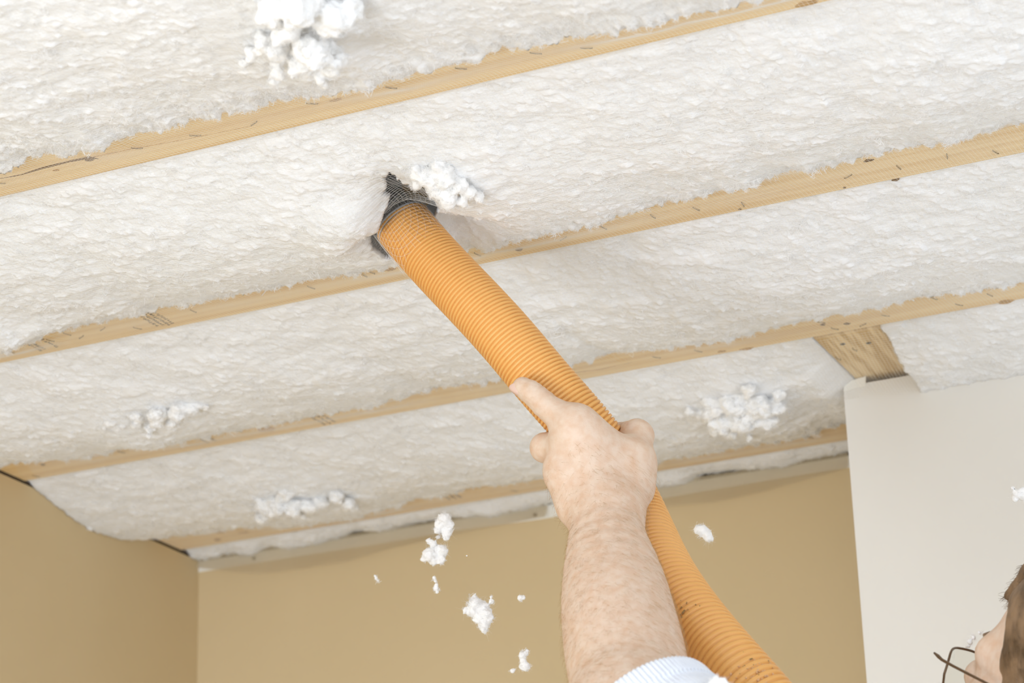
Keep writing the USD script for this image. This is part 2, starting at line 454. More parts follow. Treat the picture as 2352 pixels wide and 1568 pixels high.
def net_drop(x, y):
    """the net follows the insulation and comes back up to the staples across each joist"""
    z = sag(x, y)
    for i, yf in enumerate(JY):
        w = (y - (yf - JW)) / JW
        on = (w > 0) & (w < 1)
        e = np.interp(x, *zip(*SAG[i])) / 1000
        z = np.where(on, e * (1 - sm(w * 1.15)), z)
    return z


def vis_xs(lo, hi, fine=0.0016):
    """columns: fine where the picture looks, coarse beyond"""
    parts = []
    if lo > XL + 0.02:
        parts.append(np.arange(XL, lo, 0.014))
    parts.append(np.arange(max(lo, XL), hi, fine))
    parts.append(np.arange(hi, XR - 0.001, 0.014))
    return np.unique(np.round(np.concatenate(parts), 5))


HOLE = Polygon([tuple(at(*q)) for q in [(848, 515), (864, 490), (880, 464), (896, 450), (880, 440), (888, 428), (880, 408), (893, 392), (908, 398), (918, 412), (929, 428), (934, 418), (944, 434), (954, 442), (960, 432), (956, 418), (972, 412), (984, 426), (978, 442), (994, 452), (1010, 472), (1006, 505), (990, 530), (940, 570), (884, 562), (854, 543)]])


VIS = [(-1.20, -0.40), (-1.42, -0.25), (-1.60, -0.33), (-1.60, -0.42), (-1.60, -0.64)]


def batt(i, x_cols, x0, x1, step, seed, label, thick=0.11, hole=None):
    y0, y1 = BAYS[i]
    xs_ = x_cols[(x_cols >= x0) & (x_cols <= x1)]
    ys_ = np.linspace(y0, y1, max(int((y1 - y0) / step), 3))
    X, Y = np.meshgrid(xs_, ys_, indexing='ij')
    P = np.stack([X, Y, 0 * X + i], -1)
    s = sag(X, Y)
    v = (Y - y0) / (y1 - y0)
    n1 = fbm(P * V([28, 44, 1]), 3, seed) - 0.5
    n2 = fbm(P * V([62, 120, 1]), 2, seed + 7) - 0.5
    n3 = noise(P * V([270, 290, 1]), seed + 17)
    n4 = noise(P * V([170, 230, 1]), seed + 19)
    n5 = noise(P * V([360, 380, 1]), seed + 29)
    rag = noise(P * V([130, 30, 1]), seed + 23) + 0.7 * noise(P * V([290, 60, 1]), seed + 24) - 0.85
    s = s + 0.0064 * n1 + 0.0022 * n2 + 0.0036 * np.maximum(n3 - 0.6, 0) + 0.0026 * np.maximum(n4 - 0.6, 0) + 0.0042 * np.maximum(n5 - 0.66, 0) + 0.0005 * (n3 - 0.5)
    s = s + np.where(v > 0.86, 0.0055 * rag * sm((v - 0.86) / 0.14), 0)
    s = np.where(v > 0.97, np.maximum(s, 0.0008), s)
    Y = Y + 0.0045 * sm((v - 0.9) / 0.1) * np.clip(rag + 0.35, 0, 1.2)
    if label.endswith('wood block'):
        s = s * sm((x1 - X) / 0.035 + 0.04)
    if label.endswith('white partition'):                # tufts lap over the short wood block
        X = X - 0.008 * (1 - sm((X - x0) / 0.03)) * noise(P * V([1, 110, 1]), seed + 37)
        s = np.where(X < x0 + 0.02, np.maximum(s, 0.0025), s)
    s = np.where(v < 0.05, np.minimum(s, 0.004), s)
    top = np.minimum(s - 0.004, 0) - thick
    if hole is not None:
        dh = -np.asarray(shapely.distance(shapely.points(X.ravel(), Y.ravel()), hole.boundary)).reshape(X.shape)
        dist = -dh
        top = -(-s + 0.004 + (thick - 0.004) * sm((dist - 0.004) / 0.05))
        top = np.minimum(top, s - 0.003)
    t = thing('insulation', label, 'insulation')
    g = np.random.default_rng(seed + 50)
    lo_, hi_ = VIS[i]
    area = (min(hi_, x1) - max(lo_, x0)) * (y1 - y0)
    n = int(area * 42000)
    pi_ = np.searchsorted(xs_, g.uniform(max(lo_, x0), min(hi_, x1), n)).clip(1, len(xs_) - 2)
    vj = np.where(g.random(n) < 0.16, 1 - 0.09 * g.random(n) ** 1.5, g.random(n))
    pj = (vj * (len(ys_) - 1)).astype(int)
    tp = np.stack([X[pi_, pj], Y[pi_, pj], ZC - s[pi_, pj]], 1)
    dens = noise(tp * V([60, 110, 0]), seed + 3) * 0.6 + noise(tp * V([18, 30, 0]), seed + 4) * 0.6
    ok = (dens > 0.30 + 0.5 * g.random(n)) | (vj > 0.93)
    if hole is not None:
        ok &= ~shapely.contains_xy(hole.buffer(0.0015), tp[:, 0], tp[:, 1])
    tufts(t, tp[ok], np.tile([0, 0, -1.0], (ok.sum(), 1)), seed + 60)
    nx, ny = X.shape
    bot = np.stack([X, Y, ZC - s], -1).reshape(-1, 3)
    tv = np.stack([X, Y, ZC - top], -1).reshape(-1, 3)
    a, b = np.meshgrid(np.arange(nx - 1), np.arange(ny - 1), indexing='ij')
    keep = np.ones(a.shape, bool)
    if hole is not None:
        cx_, cy_ = (X[:-1, :-1] + X[1:, 1:]) / 2, (Y[:-1, :-1] + Y[1:, 1:]) / 2
        keep = ~shapely.contains_xy(hole, cx_.ravel(), cy_.ravel()).reshape(a.shape)
    a, b = a[keep], b[keep]
    q = np.stack([a * ny + b, a * ny + b + 1, (a + 1) * ny + b + 1, (a + 1) * ny + b], 1)          # seen from below
    fb = np.vstack([q[:, [0, 1, 2]], q[:, [0, 2, 3]]])
    if hole is None:                                     # the hidden top: only the rim and a plain lid
        rim = np.concatenate([np.arange(ny), (np.arange(1, nx)) * ny + ny - 1, (nx - 1) * ny + np.arange(ny - 2, -1, -1), np.arange(nx - 2, 0, -1) * ny])
        n0 = len(bot)
        tvr = tv[rim]
        k = len(rim)
        j = np.arange(k)
        j2 = (j + 1) % k
        side = np.vstack([np.stack([rim[j], n0 + j, n0 + j2], 1), np.stack([rim[j], n0 + j2, rim[j2]], 1)])
        c = n0 + k
        lid = np.stack([np.full(k, c), n0 + j2, n0 + j], 1)
        return obj('loose_fill', (np.vstack([bot, tvr, tvr.mean(0)]), np.vstack([fb, side, lid])), 'insulation_white', t, smooth=True)
    n0 = len(bot)
    ft = fb[:, ::-1] + n0
    e = np.sort(np.vstack([fb[:, [0, 1]], fb[:, [1, 2]], fb[:, [2, 0]]]), 1)
    raw = np.vstack([fb[:, [0, 1]], fb[:, [1, 2]], fb[:, [2, 0]]])
    key = e[:, 0] * (n0 + 1) + e[:, 1]
    uq, inv, cn = np.unique(key, return_inverse=True, return_counts=True)
    bd = raw[cn[inv] == 1]
    side = np.vstack([np.stack([bd[:, 1], bd[:, 0], bd[:, 0] + n0], 1), np.stack([bd[:, 1], bd[:, 0] + n0, bd[:, 1] + n0], 1)])
    return obj('loose_fill', (np.vstack([bot, tv]), np.vstack([fb, ft, side])), 'insulation_white', t, smooth=True)


batt(0, vis_xs(-1.20, -0.40), XL, XR, 0.0016, 1, 'white loose-fill insulation along the picture top, before the first joist')
batt(1, vis_xs(-1.42, -0.25), XL, XR, 0.0016, 2, 'white loose-fill insulation with the dark hole that the orange hose enters', hole=HOLE)
batt(2, vis_xs(-1.60, -0.33), XL, XR, 0.0016, 3, 'white loose-fill insulation in the bay behind the middle of the orange hose')
xw = vis_xs(-1.60, -0.42)
batt(3, xw, XL, -0.6665, 0.0016, 4, 'white insulation in the far bay from the left wall to the short wood block')
batt(3, xw, -0.5975, XR, 0.0016, 5, 'white insulation right of the short wood block, above the white partition')
batt(4, vis_xs(-1.60, -0.64), XL, XR, 0.0016, 6, 'narrow ragged strip of insulation between the last joist and the back wall', thick=0.06)

# ------------------------------------------------------------------ joists and the wood block


def beam(y0, y1, z0, z1, x0, x1, r=0.005, n=5):
    c = []
    for cy, cz, a0 in ((y1 - r, z1 - r, 0), (y0 + r, z1 - r, 90), (y0 + r, z0 + r, 180), (y1 - r, z0 + r, 270)):
        for k in range(n):
            a = math.radians(a0 + 90 * k / (n - 1))
            c.append((cy + r * math.cos(a), cz + r * math.sin(a)))
    mm = trimesh.creation.extrude_polygon(Polygon(c), x1 - x0, engine='earcut')
    mm.vertices = np.stack([x0 + mm.vertices[:, 2], mm.vertices[:, 0], mm.vertices[:, 1]], 1)
    mm.fix_normals()
    return mm


def disc_at(x, y, rx, ry, seed, z=None, h=0.0005):
    a = np.linspace(0, 2 * np.pi, 18, endpoint=False)
    rr = 0.75 + 0.5 * noise(np.stack([np.cos(a) * 2 + seed, np.sin(a) * 2, 0 * a], 1), seed)
    mm = trimesh.creation.extrude_polygon(Polygon(np.stack([x + rx * rr * np.cos(a), y + ry * rr * np.sin(a)], 1)), 0.004, engine='earcut')
    mm.vertices[:, 2] += (z if z is not None else ZC) - h
    return mm


def staple(x, y, ang, ln=0.0085):
    d = V([math.cos(ang), math.sin(ang), 0])
    c = V([x, y, ZC - 0.0009])
    pts = [c - d * ln / 2 + V([0, 0, 0.004]), c - d * ln / 2, c, c + d * ln / 2, c + d * ln / 2 + V([0, 0, 0.004])]
    return tube(pts, 0.00036, 6)


rng = np.random.default_rng(7)


def stamp(x, y, rows, ln, gap, seed):
    """rows of small rubber-stamped marks, too blurred in the picture to be letters"""
    r_ = np.random.default_rng(seed)
    ms = []
    for k in range(rows):
        yy = y - ln / 2
        while yy < y + ln / 2:
            w = r_.uniform(0.0012, 0.003)
            xx = x + (k - (rows - 1) / 2) * gap + r_.uniform(-0.0006, 0.0006)
            kind = r_.integers(3)
            d0, d1 = r_.uniform(0.0006, 0.0014), r_.uniform(0.0005, 0.001)
            if kind == 0:
                ms.append(box((xx - d0, yy, ZC - 0.0003), (xx + d0, yy + w * 0.6, ZC + 0.002)))
            elif kind == 1:
                ms.append(box((xx - 0.0016, yy, ZC - 0.0003), (xx + 0.0016, yy + d1, ZC + 0.002)))
            else:
                ms.append(box((xx - 0.0016, yy, ZC - 0.0003), (xx - 0.0016 + d1, yy + w, ZC + 0.002)))
                ms.append(box((xx - 0.0016, yy + w * 0.4, ZC - 0.0003), (xx + 0.0012, yy + w * 0.4 + d1, ZC + 0.002)))
            yy += w + r_.uniform(0.0004, 0.0016)
    return cat_(ms)


JL = ['pale pine joist nearest the picture top, with a long crack at its left end',
      'pine joist crossing just below the hose mouth, with a dark round knot beside the hose',
      'pine joist crossing above the index finger, meeting the short wood block at right',
      'far pine joist running just in front of the back wall']
ST = [[(-1.13, 1.506), (-.998, 1.503), (-.946, 1.505), (-.895, 1.508), (-.839, 1.499), (-.774, 1.504), (-.714, 1.5), (-.655, 1.504), (-.619, 1.514)],
      [(-1.35, 1.828), (-1.3, 1.821), (-1.277, 1.815), (-1.27, 1.828), (-1.241, 1.82), (-1.212, 1.834), (-1.144, 1.822), (-1.022, 1.824), (-.967, 1.822), (-.958, 1.819), (-.858, 1.827), (-.778, 1.831), (-.738, 1.826), (-.692, 1.824), (-.654, 1.827), (-.616, 1.837), (-.52, 1.825), (-.478, 1.828), (-.437, 1.826), (-.4, 1.837)],
      [(-1.553, 2.159), (-1.427, 2.135), (-1.38, 2.139), (-.818, 2.146), (-.776, 2.15), (-.646, 2.134), (-.64, 2.157), (-.613, 2.16), (-.587, 2.147), (-.534, 2.127), (-.518, 2.154), (-.486, 2.144)],
      [(-1.532, 2.434), (-1.351, 2.456), (-1.123, 2.472), (-.766, 2.459)]]
KN = [[(-1.042, 1.503, 5, 3, 1), (-.821, 1.503, 5, 2.5, 0), (-.455, 1.526, 8, 4, 0), (-1.077, 1.508, 3, 1.5, 0)],
      [(-.822, 1.835, 3.6, 3.2, 1), (-.941, 1.821, 5, 4, 0), (-.496, 1.804, 4, 2.5, 1), (-.488, 1.852, 3, 2, 1), (-.53, 1.846, 1.5, 1.5, 1), (-.622, 1.846, 1.5, 1.5, 1)],
      [(-1.524, 2.13, 3, 2.5, 1), (-1.324, 2.146, 3, 2.5, 1), (-.757, 2.163, 4, 2.5, 0), (-.733, 2.168, 7, 3, 0), (-.478, 2.169, 8, 5, 0), (-.647, 2.142, 2.5, 2.5, 1), (-.626, 2.151, 3, 2.5, 1), (-1.257, 2.146, 9, 9, 0), (-1.137, 2.147, 2, 2, 0)],
      [(-1.513, 2.472, 5, 4, 0), (-1.495, 2.448, 5, 3, 0), (-.769, 2.458, 3, 2, 1), (-1.471, 2.462, 7, 3, 0)]]
SM = [[], [(-1.185, 1.815, 4, 0.050, 0.0055, 3), (-1.321, 1.825, 2, 0.030, 0.005, 4), (-1.305, 1.822, 1, 0.034, 0.005, 5)],
      [(-1.190, 2.144, 3, 0.040, 0.0065, 6), (-1.327, 2.144, 2, 0.022, 0.010, 8)], [(-1.194, 2.452, 3, 0.034, 0.007, 9)]]
for i, yf in enumerate(JY):
    t = thing('ceiling_joist', JL[i], 'joist')
    obj('beam', beam(yf - JW, yf, ZC, ZC + 0.22, XL, XR), 'pine_wood', t)
    for x, y in ST[i]:
        obj('staple', staple(x, y, math.radians(rng.normal((40, 84, 60, 60)[i], 9) if rng.random() > 0.12 else 150)), 'steel_staple', t)
    for n_, (x, y, rx, ry, dk) in enumerate(KN[i]):
        obj('knot', disc_at(x, y, rx / 1000, ry / 1000, n_ + 3, h=0.00025), 'knot_dark' if dk else 'knot_wood', t)
    for a in SM[i]:
        obj('grade_stamp', stamp(*a), 'stamp_ink', t, label='blurred dark ink stamp')
    if i == 0:
        pts = [(-1.126, 1.5), (-1.106, 1.502), (-1.083, 1.499), (-1.058, 1.499), (-1.04, 1.5), (-1.036, 1.506)]
        obj('crack', tube([(x, y, ZC + 0.0002) for x, y in pts], [0.0005, 0.0007, 0.0013, 0.0011, 0.0016, 0.0005], 6), 'knot_dark', t, label='dark split in the wood')
        pts = [(-1.04, 1.501), (-1.0, 1.503), (-.96, 1.508), (-.90, 1.512)]
        obj('crack', tube([(x, y, ZC + 0.0001) for x, y in pts], [0.0006, 0.0005, 0.0004, 0.0003], 6), 'knot_wood', t)
    if i == 2:
        pts = [(-.96, 2.143), (-.915, 2.147), (-.88, 2.151), (-.845, 2.149)]
        obj('crack', tube([(x, y, ZC + 0.0002) for x, y in pts], [0.0004, 0.0008, 0.0008, 0.0003], 6), 'knot_wood', t)

t = thing('wood_block', 'short wood block with bold grain set crosswise above the white partition', 'wood block')
bm = box((-0.6665, JY[2] + 0.0006, ZC + 0.0005), (-0.5975, JY[3] - JW - 0.0006, ZC + 0.085))
obj('beam', bm, 'pine_end', t)
for x, y in ((-.647, 2.203), (-.624, 2.213)):
    obj('nail', disc_at(x, y, 0.0024, 0.0024, 4, z=ZC + 0.0005), 'nail_grey', t)
for x, y, a in ((-.663, 2.238, 75), (-.641, 2.222, 80)):
    obj('staple', staple(x, y, math.radians(a)), 'steel_staple', t)

# ------------------------------------------------------------------ hose
PITCH = 0.00345
L_all = tt[-1]
def turns(s):
    """how many ribs lie between the mouth and s: the hose is stretched below the hand"""
    q = np.linspace(0, L_all, 4000)
    r = 1 / (PITCH + 0.0017 * sm((q - 0.25) / 0.12))
    return np.interp(s, q, np.concatenate([[0], np.cumsum((r[1:] + r[:-1]) / 2 * np.diff(q))]))


s_fine = np.interp(np.arange(0, turns(0.92), 1 / 9), turns(np.linspace(0, 0.92, 3000)), np.linspace(0, 0.92, 3000))
s_far = np.arange(0.92, L_all, 0.012)
s_all = np.concatenate([s_fine, s_far])
NS = 52
ang = np.arange(NS) / NS
ph = turns(s_all)[:, None] + ang[None]
rib = np.abs(np.sin(np.pi * ph))                        # broad rounded crests, narrow grooves
prof = HR - 0.0024 * (1 - np.clip(rib / 0.66, 0, 1) ** 0.75) - 0.00025 * (1 - rib)
prof[len(s_fine):] = HR - 0.0005
hose_t = thing('insulation_hose', 'long orange ribbed blower hose held up to the hole in the insulation', 'hose')
hm = tube(HS(s_all), prof, NS)
obj('ribbed_tube', hm, 'hose_orange', hose_t, smooth=True)


def ring_(r0, r1, a0, a1, n=48):
    """a short open pipe on the hose's axis, from a0 to a1 along the mouth's direction"""
    x = np.cross(TDIR, [0, 0, 1.0])
    x /= np.linalg.norm(x)
    y = np.cross(TDIR, x)
    an = np.linspace(0, 2 * np.pi, n, endpoint=False)
    prof_ = [(r1, a0), (r1, a1 - 0.001), (r1 - 0.0006, a1), (r0, a1), (r0, a0)]
    v = np.vstack([[TIP + TDIR * a + r * (x * math.cos(q) + y * math.sin(q)) for q in an] for r, a in prof_])
    k = len(prof_)
    f = []
    for i in range(k):
        for j in range(n):
            j2, i2 = (j + 1) % n, (i + 1) % k
            f.append([i * n + j, i * n + j2, i2 * n + j2, i2 * n + j])
    mm = trimesh.Trimesh(v, np.vstack([V(f)[:, [0, 1, 2]], V(f)[:, [0, 2, 3]]]), process=False)
    mm.fix_normals()
    return mm


obj('collar', ring_(0.0222, 0.0241, -0.003, 0.0016), 'bright_metal', hose_t, label='bright metal collar at the mouth')
obj('mouth', ring_(0.0165, 0.0223, -0.004, 0.0004), 'hose_inside', hose_t)


def on_hose(px, py):
    """the point of the hose's near side seen there"""
    d = FW + R * (px - 1176) / FPX - U * (py - 784) / FPX
    d /= np.linalg.norm(d)
    best = None
    for s in np.linspace(0.0, 0.9, 400):
        c = HS(s)
        a = HS(s, 1)
        a /= np.linalg.norm(a)
        w = CAM - c
        dp, wp = d - a * (d @ a), w - a * (w @ a)
        A, B_, C_ = dp @ dp, dp @ wp, wp @ wp - HR ** 2
        D = B_ * B_ - A * C_
        if D < 0:
            continue
        q = CAM + d * ((-B_ - math.sqrt(D)) / A)
        e = abs((q - c) @ a)
        if best is None or e < best[0]:
            best = (e, q, c)
    if best[0] > 0.0008:
        raise TypeError
    return best[1], (best[1] - best[2]) / np.linalg.norm(best[1] - best[2])


sc = []
rs = np.random.default_rng(5)
for k in range(44):
    px, py = (rs.normal(1583, 18), rs.normal(1396, 13)) if k < 30 else (rs.normal(1740, 26), rs.normal(1522, 14))
    try:
        q, n_ = on_hose(px, py)
    except TypeError:
        continue
    b = trimesh.creation.icosphere(1, 1.0)
    b.apply_scale([rs.uniform(.0002, .0007)] * 3)
    b.apply_translation(q - n_ * 0.0001)
    sc.append(b)
obj('dirt_speck', cat_(sc), 'hose_dirt', hose_t, kind='stuff', label='dark specks of dirt')

sc = []
for k in range(150):
    try:
        q, n_ = on_hose(rs.normal(1742, 22), rs.normal(1545, 20))
    except TypeError:
        continue
    b = trimesh.creation.icosphere(1, 1.0)
    b.apply_scale(rs.uniform(.0005, .0011, 3))
    b.apply_translation(q - n_ * 0.0009)
    sc.append(b)
obj('rubbed_patch', cat_(sc), 'hose_scuff', hose_t, kind='stuff', label='rubbed pale patch')

# ------------------------------------------------------------------ netting
NSP = 0.0034


def net_point(x, y):
    """the net at (x, y); around the hose it is pulled down and hangs on the hose like a cuff"""
    x, y = np.asarray(x, float), np.asarray(y, float)
    p = np.stack([x, y, ZC - net_drop(x, y) - 0.0013], -1)
    q = TIP + TDIR * ((ZC - 0.012 - TIP[2]) / TDIR[2])
    e1 = TDIR * V([1, 1, 0])
    e1 /= np.linalg.norm(e1)
    e2 = V([-e1[1], e1[0], 0])
    dx, dy = x - q[0], y - q[1]
    u, w = (dx * e1[0] + dy * e1[1]) * TDIR[2], dx * e2[0] + dy * e2[1]
    rho = np.hypot(u, w)
    a3 = np.cross(e2, TDIR)
    dirn = (u / np.maximum(rho, 1e-6))[..., None] * (-a3 if (-a3) @ e1 > 0 else a3) + (w / np.maximum(rho, 1e-6))[..., None] * e2
    R0 = 0.031
    down = np.clip(R0 - rho, 0, None) * 2.6 + 0.004 * noise(np.stack([x * 90, y * 90, 0 * x], -1), 3)
    sleeve = TIP + TDIR * (0.012 - down)[..., None] + dirn * (HR + 0.0008 + 0.05 * np.clip(rho - R0, 0, 1))[..., None]
    k = 1 - sm((rho - R0) / 0.028)
    p = p * (1 - k[..., None]) + sleeve * k[..., None]
    ok = rho > 0.008 + 0.006 * noise(np.stack([x * 60, y * 60, 0 * x], -1), 9)
    return p, ok


lines = []


def add_line(x, y):
    p, ok = net_point(x, y)
    run = np.flatnonzero(np.diff(np.concatenate([[0], ok.astype(int), [0]])))
    for a, b in zip(run[::2], run[1::2]):
        if b - a > 1:
            lines.append(p[a:b])


X0, X1, Y0, Y1 = -1.57, -0.30, 1.16, YB - 0.002
wob = lambda t_: 0.004 * np.sin(t_ * 2.3)
for y in np.arange(Y0, Y1, NSP):
    lo = np.interp(y, [1.16, 1.5, 1.9, 2.2], [-1.06, -1.22, -1.45, -1.57])
    hi = np.interp(y, [1.16, 1.6, 2.0, 2.29, 2.30, 2.53], [-0.52, -0.30, -0.33, -0.42, -0.66, -0.66])
    near = abs(y - TIP[1]) < 0.10
    x = np.concatenate([np.arange(lo, TIP[0] - 0.12, 0.012), np.arange(TIP[0] - 0.12, TIP[0] + 0.14, 0.003), np.arange(TIP[0] + 0.14, hi, 0.012)]) if near else np.arange(lo, hi, 0.012)
    add_line(x, y + wob(x))
for x in np.arange(X0, X1, NSP):
    lo = np.interp(x, [-1.57, -1.45, -1.22, -1.06, -0.52, -0.30], [2.15, 1.9, 1.5, 1.16, 1.16, 1.55])
    hi = Y1 if x < WX + 0.02 else WY - 0.004
    near = abs(x - TIP[0]) < 0.12
    y = np.arange(lo, hi, 0.007)
    if near:
        y = np.concatenate([np.arange(lo, TIP[1] - 0.12, 0.007), np.arange(TIP[1] - 0.12, TIP[1] + 0.12, 0.003), np.arange(TIP[1] + 0.12, hi, 0.007)])
    add_line(x + wob(y * 1.7), y)
net = thing('netting', 'fine white netting stapled under the joists, holding the insulation up', 'netting')
curves('net_thread', lines, 0.00023, 'netting_thread', net, kind='stuff')

# the loose end of the netting, hanging down the back wall


def flap(top, low, name, label, material, dy=0.003, thick=0.0006):
    a = V([KY(px, py, YB - dy) for px, py in top])
    b = V([KY(px, py, YB - dy) for px, py in low])
    x = np.linspace(max(a[:, 0].min(), b[:, 0].min()), min(a[:, 0].max(), b[:, 0].max()), 120)
    za, zb = np.interp(x, a[:, 0], a[:, 2]), np.interp(x, b[:, 0], b[:, 2])
    rows = 9
    v = np.linspace(0, 1, rows)[None]
    yy = YB - dy - 0.0075 * v ** 2 - 0.0012 * np.sin(x[:, None] * 46 + v * 2)
    zz = za[:, None] + (zb - za)[:, None] * v
    g = np.stack([np.broadcast_to(x[:, None], yy.shape), yy, zz], -1)
    g2 = g + V([0, thick, 0])
    n0 = 120 * rows
    i, j = np.meshgrid(np.arange(119), np.arange(rows - 1), indexing='ij')
    q = np.stack([i * rows + j, i * rows + j + 1, (i + 1) * rows + j + 1, (i + 1) * rows + j], -1).reshape(-1, 4)
    pts = np.vstack([g.reshape(-1, 3), g2.reshape(-1, 3)])
    f = np.vstack([q, q[:, ::-1] + n0])
    return obj(name, (pts, f), material, smooth=True, label=label, cat='netting')


flap([(434, 1278), (560, 1264), (800, 1226), (1010, 1193), (1258, 1153)],
     [(436, 1302), (470, 1307), (552, 1318), (611, 1320), (709, 1307), (800, 1293), (900, 1262), (1019, 1238), (1130, 1213), (1258, 1190)],
     'netting_flap', 'loose netting sagging down the back wall, left of the arm', 'netting_sheet')
flap([(1440, 1122), (1600, 1096), (1800, 1063), (1950, 1038)],
     [(1440, 1178), (1530, 1168), (1642, 1156), (1757, 1133), (1872, 1099), (1950, 1078)],
     'netting_flap', 'loose netting sagging down the back wall, right of the hand', 'netting_sheet')

# ------------------------------------------------------------------ clumps and flakes of insulation


def fluff(name, label, cat, lobes, h=0.0010, amp=0.5, scale=160, seed=1, group=None, hairs=0, hair_len=0.006, hair_w=0.00011, crease=0.4):
    """lobes: (centre, radius); a ragged lump with loose fibres"""
    C = V([q[0] for q in lobes])
    Rr = V([q[1] for q in lobes])
    main = V([len(q) == 2 for q in lobes])
    kk = Rr[main].mean()
    kmax = Rr[main].max() * 0.6
    sub = np.flatnonzero(~main)
    tree = cKDTree(C[sub]) if len(sub) else None

    def fn(p):
        d = None
        for c, r in zip(C[main], Rr[main]):
            e = np.linalg.norm(p - c, axis=1) - r
            d = e if d is None else smin(d, e, 0.45 * min(r, kmax))
        if tree is not None:
            ds, ix = tree.query(p, k=5)
            for q in range(5):
                d = smin(d, ds[:, q] - Rr[sub][ix[:, q]], 0.0036)
        k = kk
        f1 = fbm(p * scale, 3, seed) - 0.5
        wv = p + 0.5 * k * np.stack([noise(p * scale * 0.7, seed + 31 + q) for q in range(3)], 1)
        cr = np.abs(noise(wv * scale * 0.9, seed + 34) - 0.5)
        f2 = noise(p * scale * 3.4, seed + 5) - 0.5
        f3 = noise(p * scale * 7.5, seed + 9) - 0.5
        return d + amp * k * f1 * 1.5 + amp * k * 0.42 * f2 + min(amp * k * 0.25, 0.0016) * f3 + crease * amp * k * np.clip(0.16 - cr, 0, 1) * 2.2
    lo, hi = (C - Rr[:, None] * 1.7).min(0), (C + Rr[:, None] * 1.7).max(0)
    mm = nets(fn, lo, hi, h, 2.0)
    parts = mm.split(only_watertight=False) if len(mm.faces) < 250000 else [mm]
    if len(parts) > 1:
        parts = [q for q in parts if len(q.faces) > 120] or [max(parts, key=lambda q: len(q.faces))]
        mm = cat_(parts)
    if not hairs:
        return obj(name, mm, 'fluff_white', smooth=True, label=label, cat=cat, group=group)
    t_ = thing(name, label, cat, group)
    for q in parts:
        obj('lump', q, 'fluff_white', t_, smooth=True)
    r_ = np.random.default_rng(seed + 100)
    mm2 = trimesh.Trimesh(mm.vertices, mm.faces, process=False)
    tn = min(int(mm2.area * (60000 if cat == 'insulation clump' else 110000)), 2600)
    ti = r_.integers(len(mm.vertices), size=tn)
    tufts(t_, mm.vertices[ti], mm2.vertex_normals[ti], seed + 70, 0.0012 if cat == 'insulation clump' else 0.0008)
    vi = r_.integers(len(mm.vertices), size=hairs)
    nr = mm2.vertex_normals[vi]
    ls, ws = [], []
    for q, n_ in zip(mm.vertices[vi], nr):
        ln = hair_len * r_.uniform(0.4, 1.3)
        d = n_ + r_.normal(0, 0.55, 3)
        d /= np.linalg.norm(d)
        bend = r_.normal(0, 0.5, 3)
        u = np.linspace(-0.2, 1, 6)[:, None]
        ls.append(q + ln * (u * d + 0.5 * u ** 2 * bend))
        ws.append(hair_w * np.linspace(1, 0.35, 6))
    curves('fibre', ls, ws, 'fluff_white', t_, kind='stuff')
    return t_


def clump(label, spots, seed, drop=0.02, **kw):
    lobes = []
    rc = np.random.default_rng(seed)
    for px, py, rp, dz in spots:
        c = KZ(px, py, -drop)
        r = rp * ((c - CAM) @ FW) / FPX
        for _ in range(2):
            c = KZ(px, py, -sag(c[0], c[1]) - 0.5 * r - 1.3 * dz)
        lobes.append((c, r * 0.80))
        for _ in range(int(5 + 6 * (r / 0.01) ** 1.4)):
            d = rc.normal(0, 1, 3) - 0.5 * FW - V([0, 0, 0.5])
            d /= np.linalg.norm(d)
            lobes.append((c + d * r * rc.uniform(0.50, 0.88), r * rc.uniform(0.18, 0.44), 1))
    fluff('insulation_clump', label, 'insulation clump', lobes, seed=seed, **kw)


clump('biggest snowy clump of insulation, hanging at the top edge of the picture',
      [(625, 25, 46, .0), (690, 20, 50, .004), (760, 35, 48, .002), (660, 70, 36, .004), (810, 20, 36, 0), (575, 120, 20, .0), (560, 145, 15, .0), (600, 115, 18, .002), (720, 115, 46, .008), (760, 135, 38, .008), (690, 150, 32, .006), (638, 160, 20, .004), (632, 180, 12, .003), (735, 175, 20, .004), (742, 192, 10, .003), (600, 90, 24, 0), (640, 120, 28, .003)], 21, drop=0.022, hairs=700, scale=85, amp=0.62)
clump('crumbly clump of insulation pushed out right of the hose mouth',
      [(985, 405, 30, .0), (1020, 400, 32, .002), (1045, 425, 30, .004), (1075, 440, 24, .002), (1098, 450, 14, .0), (1030, 455, 24, .004), (1060, 462, 15, .003), (955, 395, 22, .0), (1000, 440, 20, .004), (1005, 380, 20, 0), (960, 418, 14, .002)], 22, drop=0.014, hairs=260, scale=170, amp=0.45)
clump('torn stringy clump of insulation in the third bay, left of the hose',
      [(255, 960, 20, 0), (285, 965, 18, .002), (320, 955, 24, .002), (365, 950, 30, .004), (410, 940, 26, .002), (445, 935, 20, 0), (345, 980, 16, .004), (343, 1000, 8, .004), (395, 965, 18, .003), (300, 945, 18, 0), (468, 932, 10, 0), (240, 975, 10, 0)], 24, drop=0.022, hairs=320, scale=150, amp=0.55)
clump('knobbly clump of insulation hanging above the back wall, left of the arm',
      [(605, 1160, 24, .0), (640, 1160, 26, .002), (675, 1165, 24, .004), (600, 1185, 15, .003), (710, 1160, 20, .002), (740, 1150, 20, .0), (770, 1140, 20, .0), (800, 1155, 18, .002), (655, 1130, 22, .0), (690, 1180, 14, .004), (815, 1165, 9, .002)], 25, drop=0.018, hairs=260, scale=150, amp=0.5)
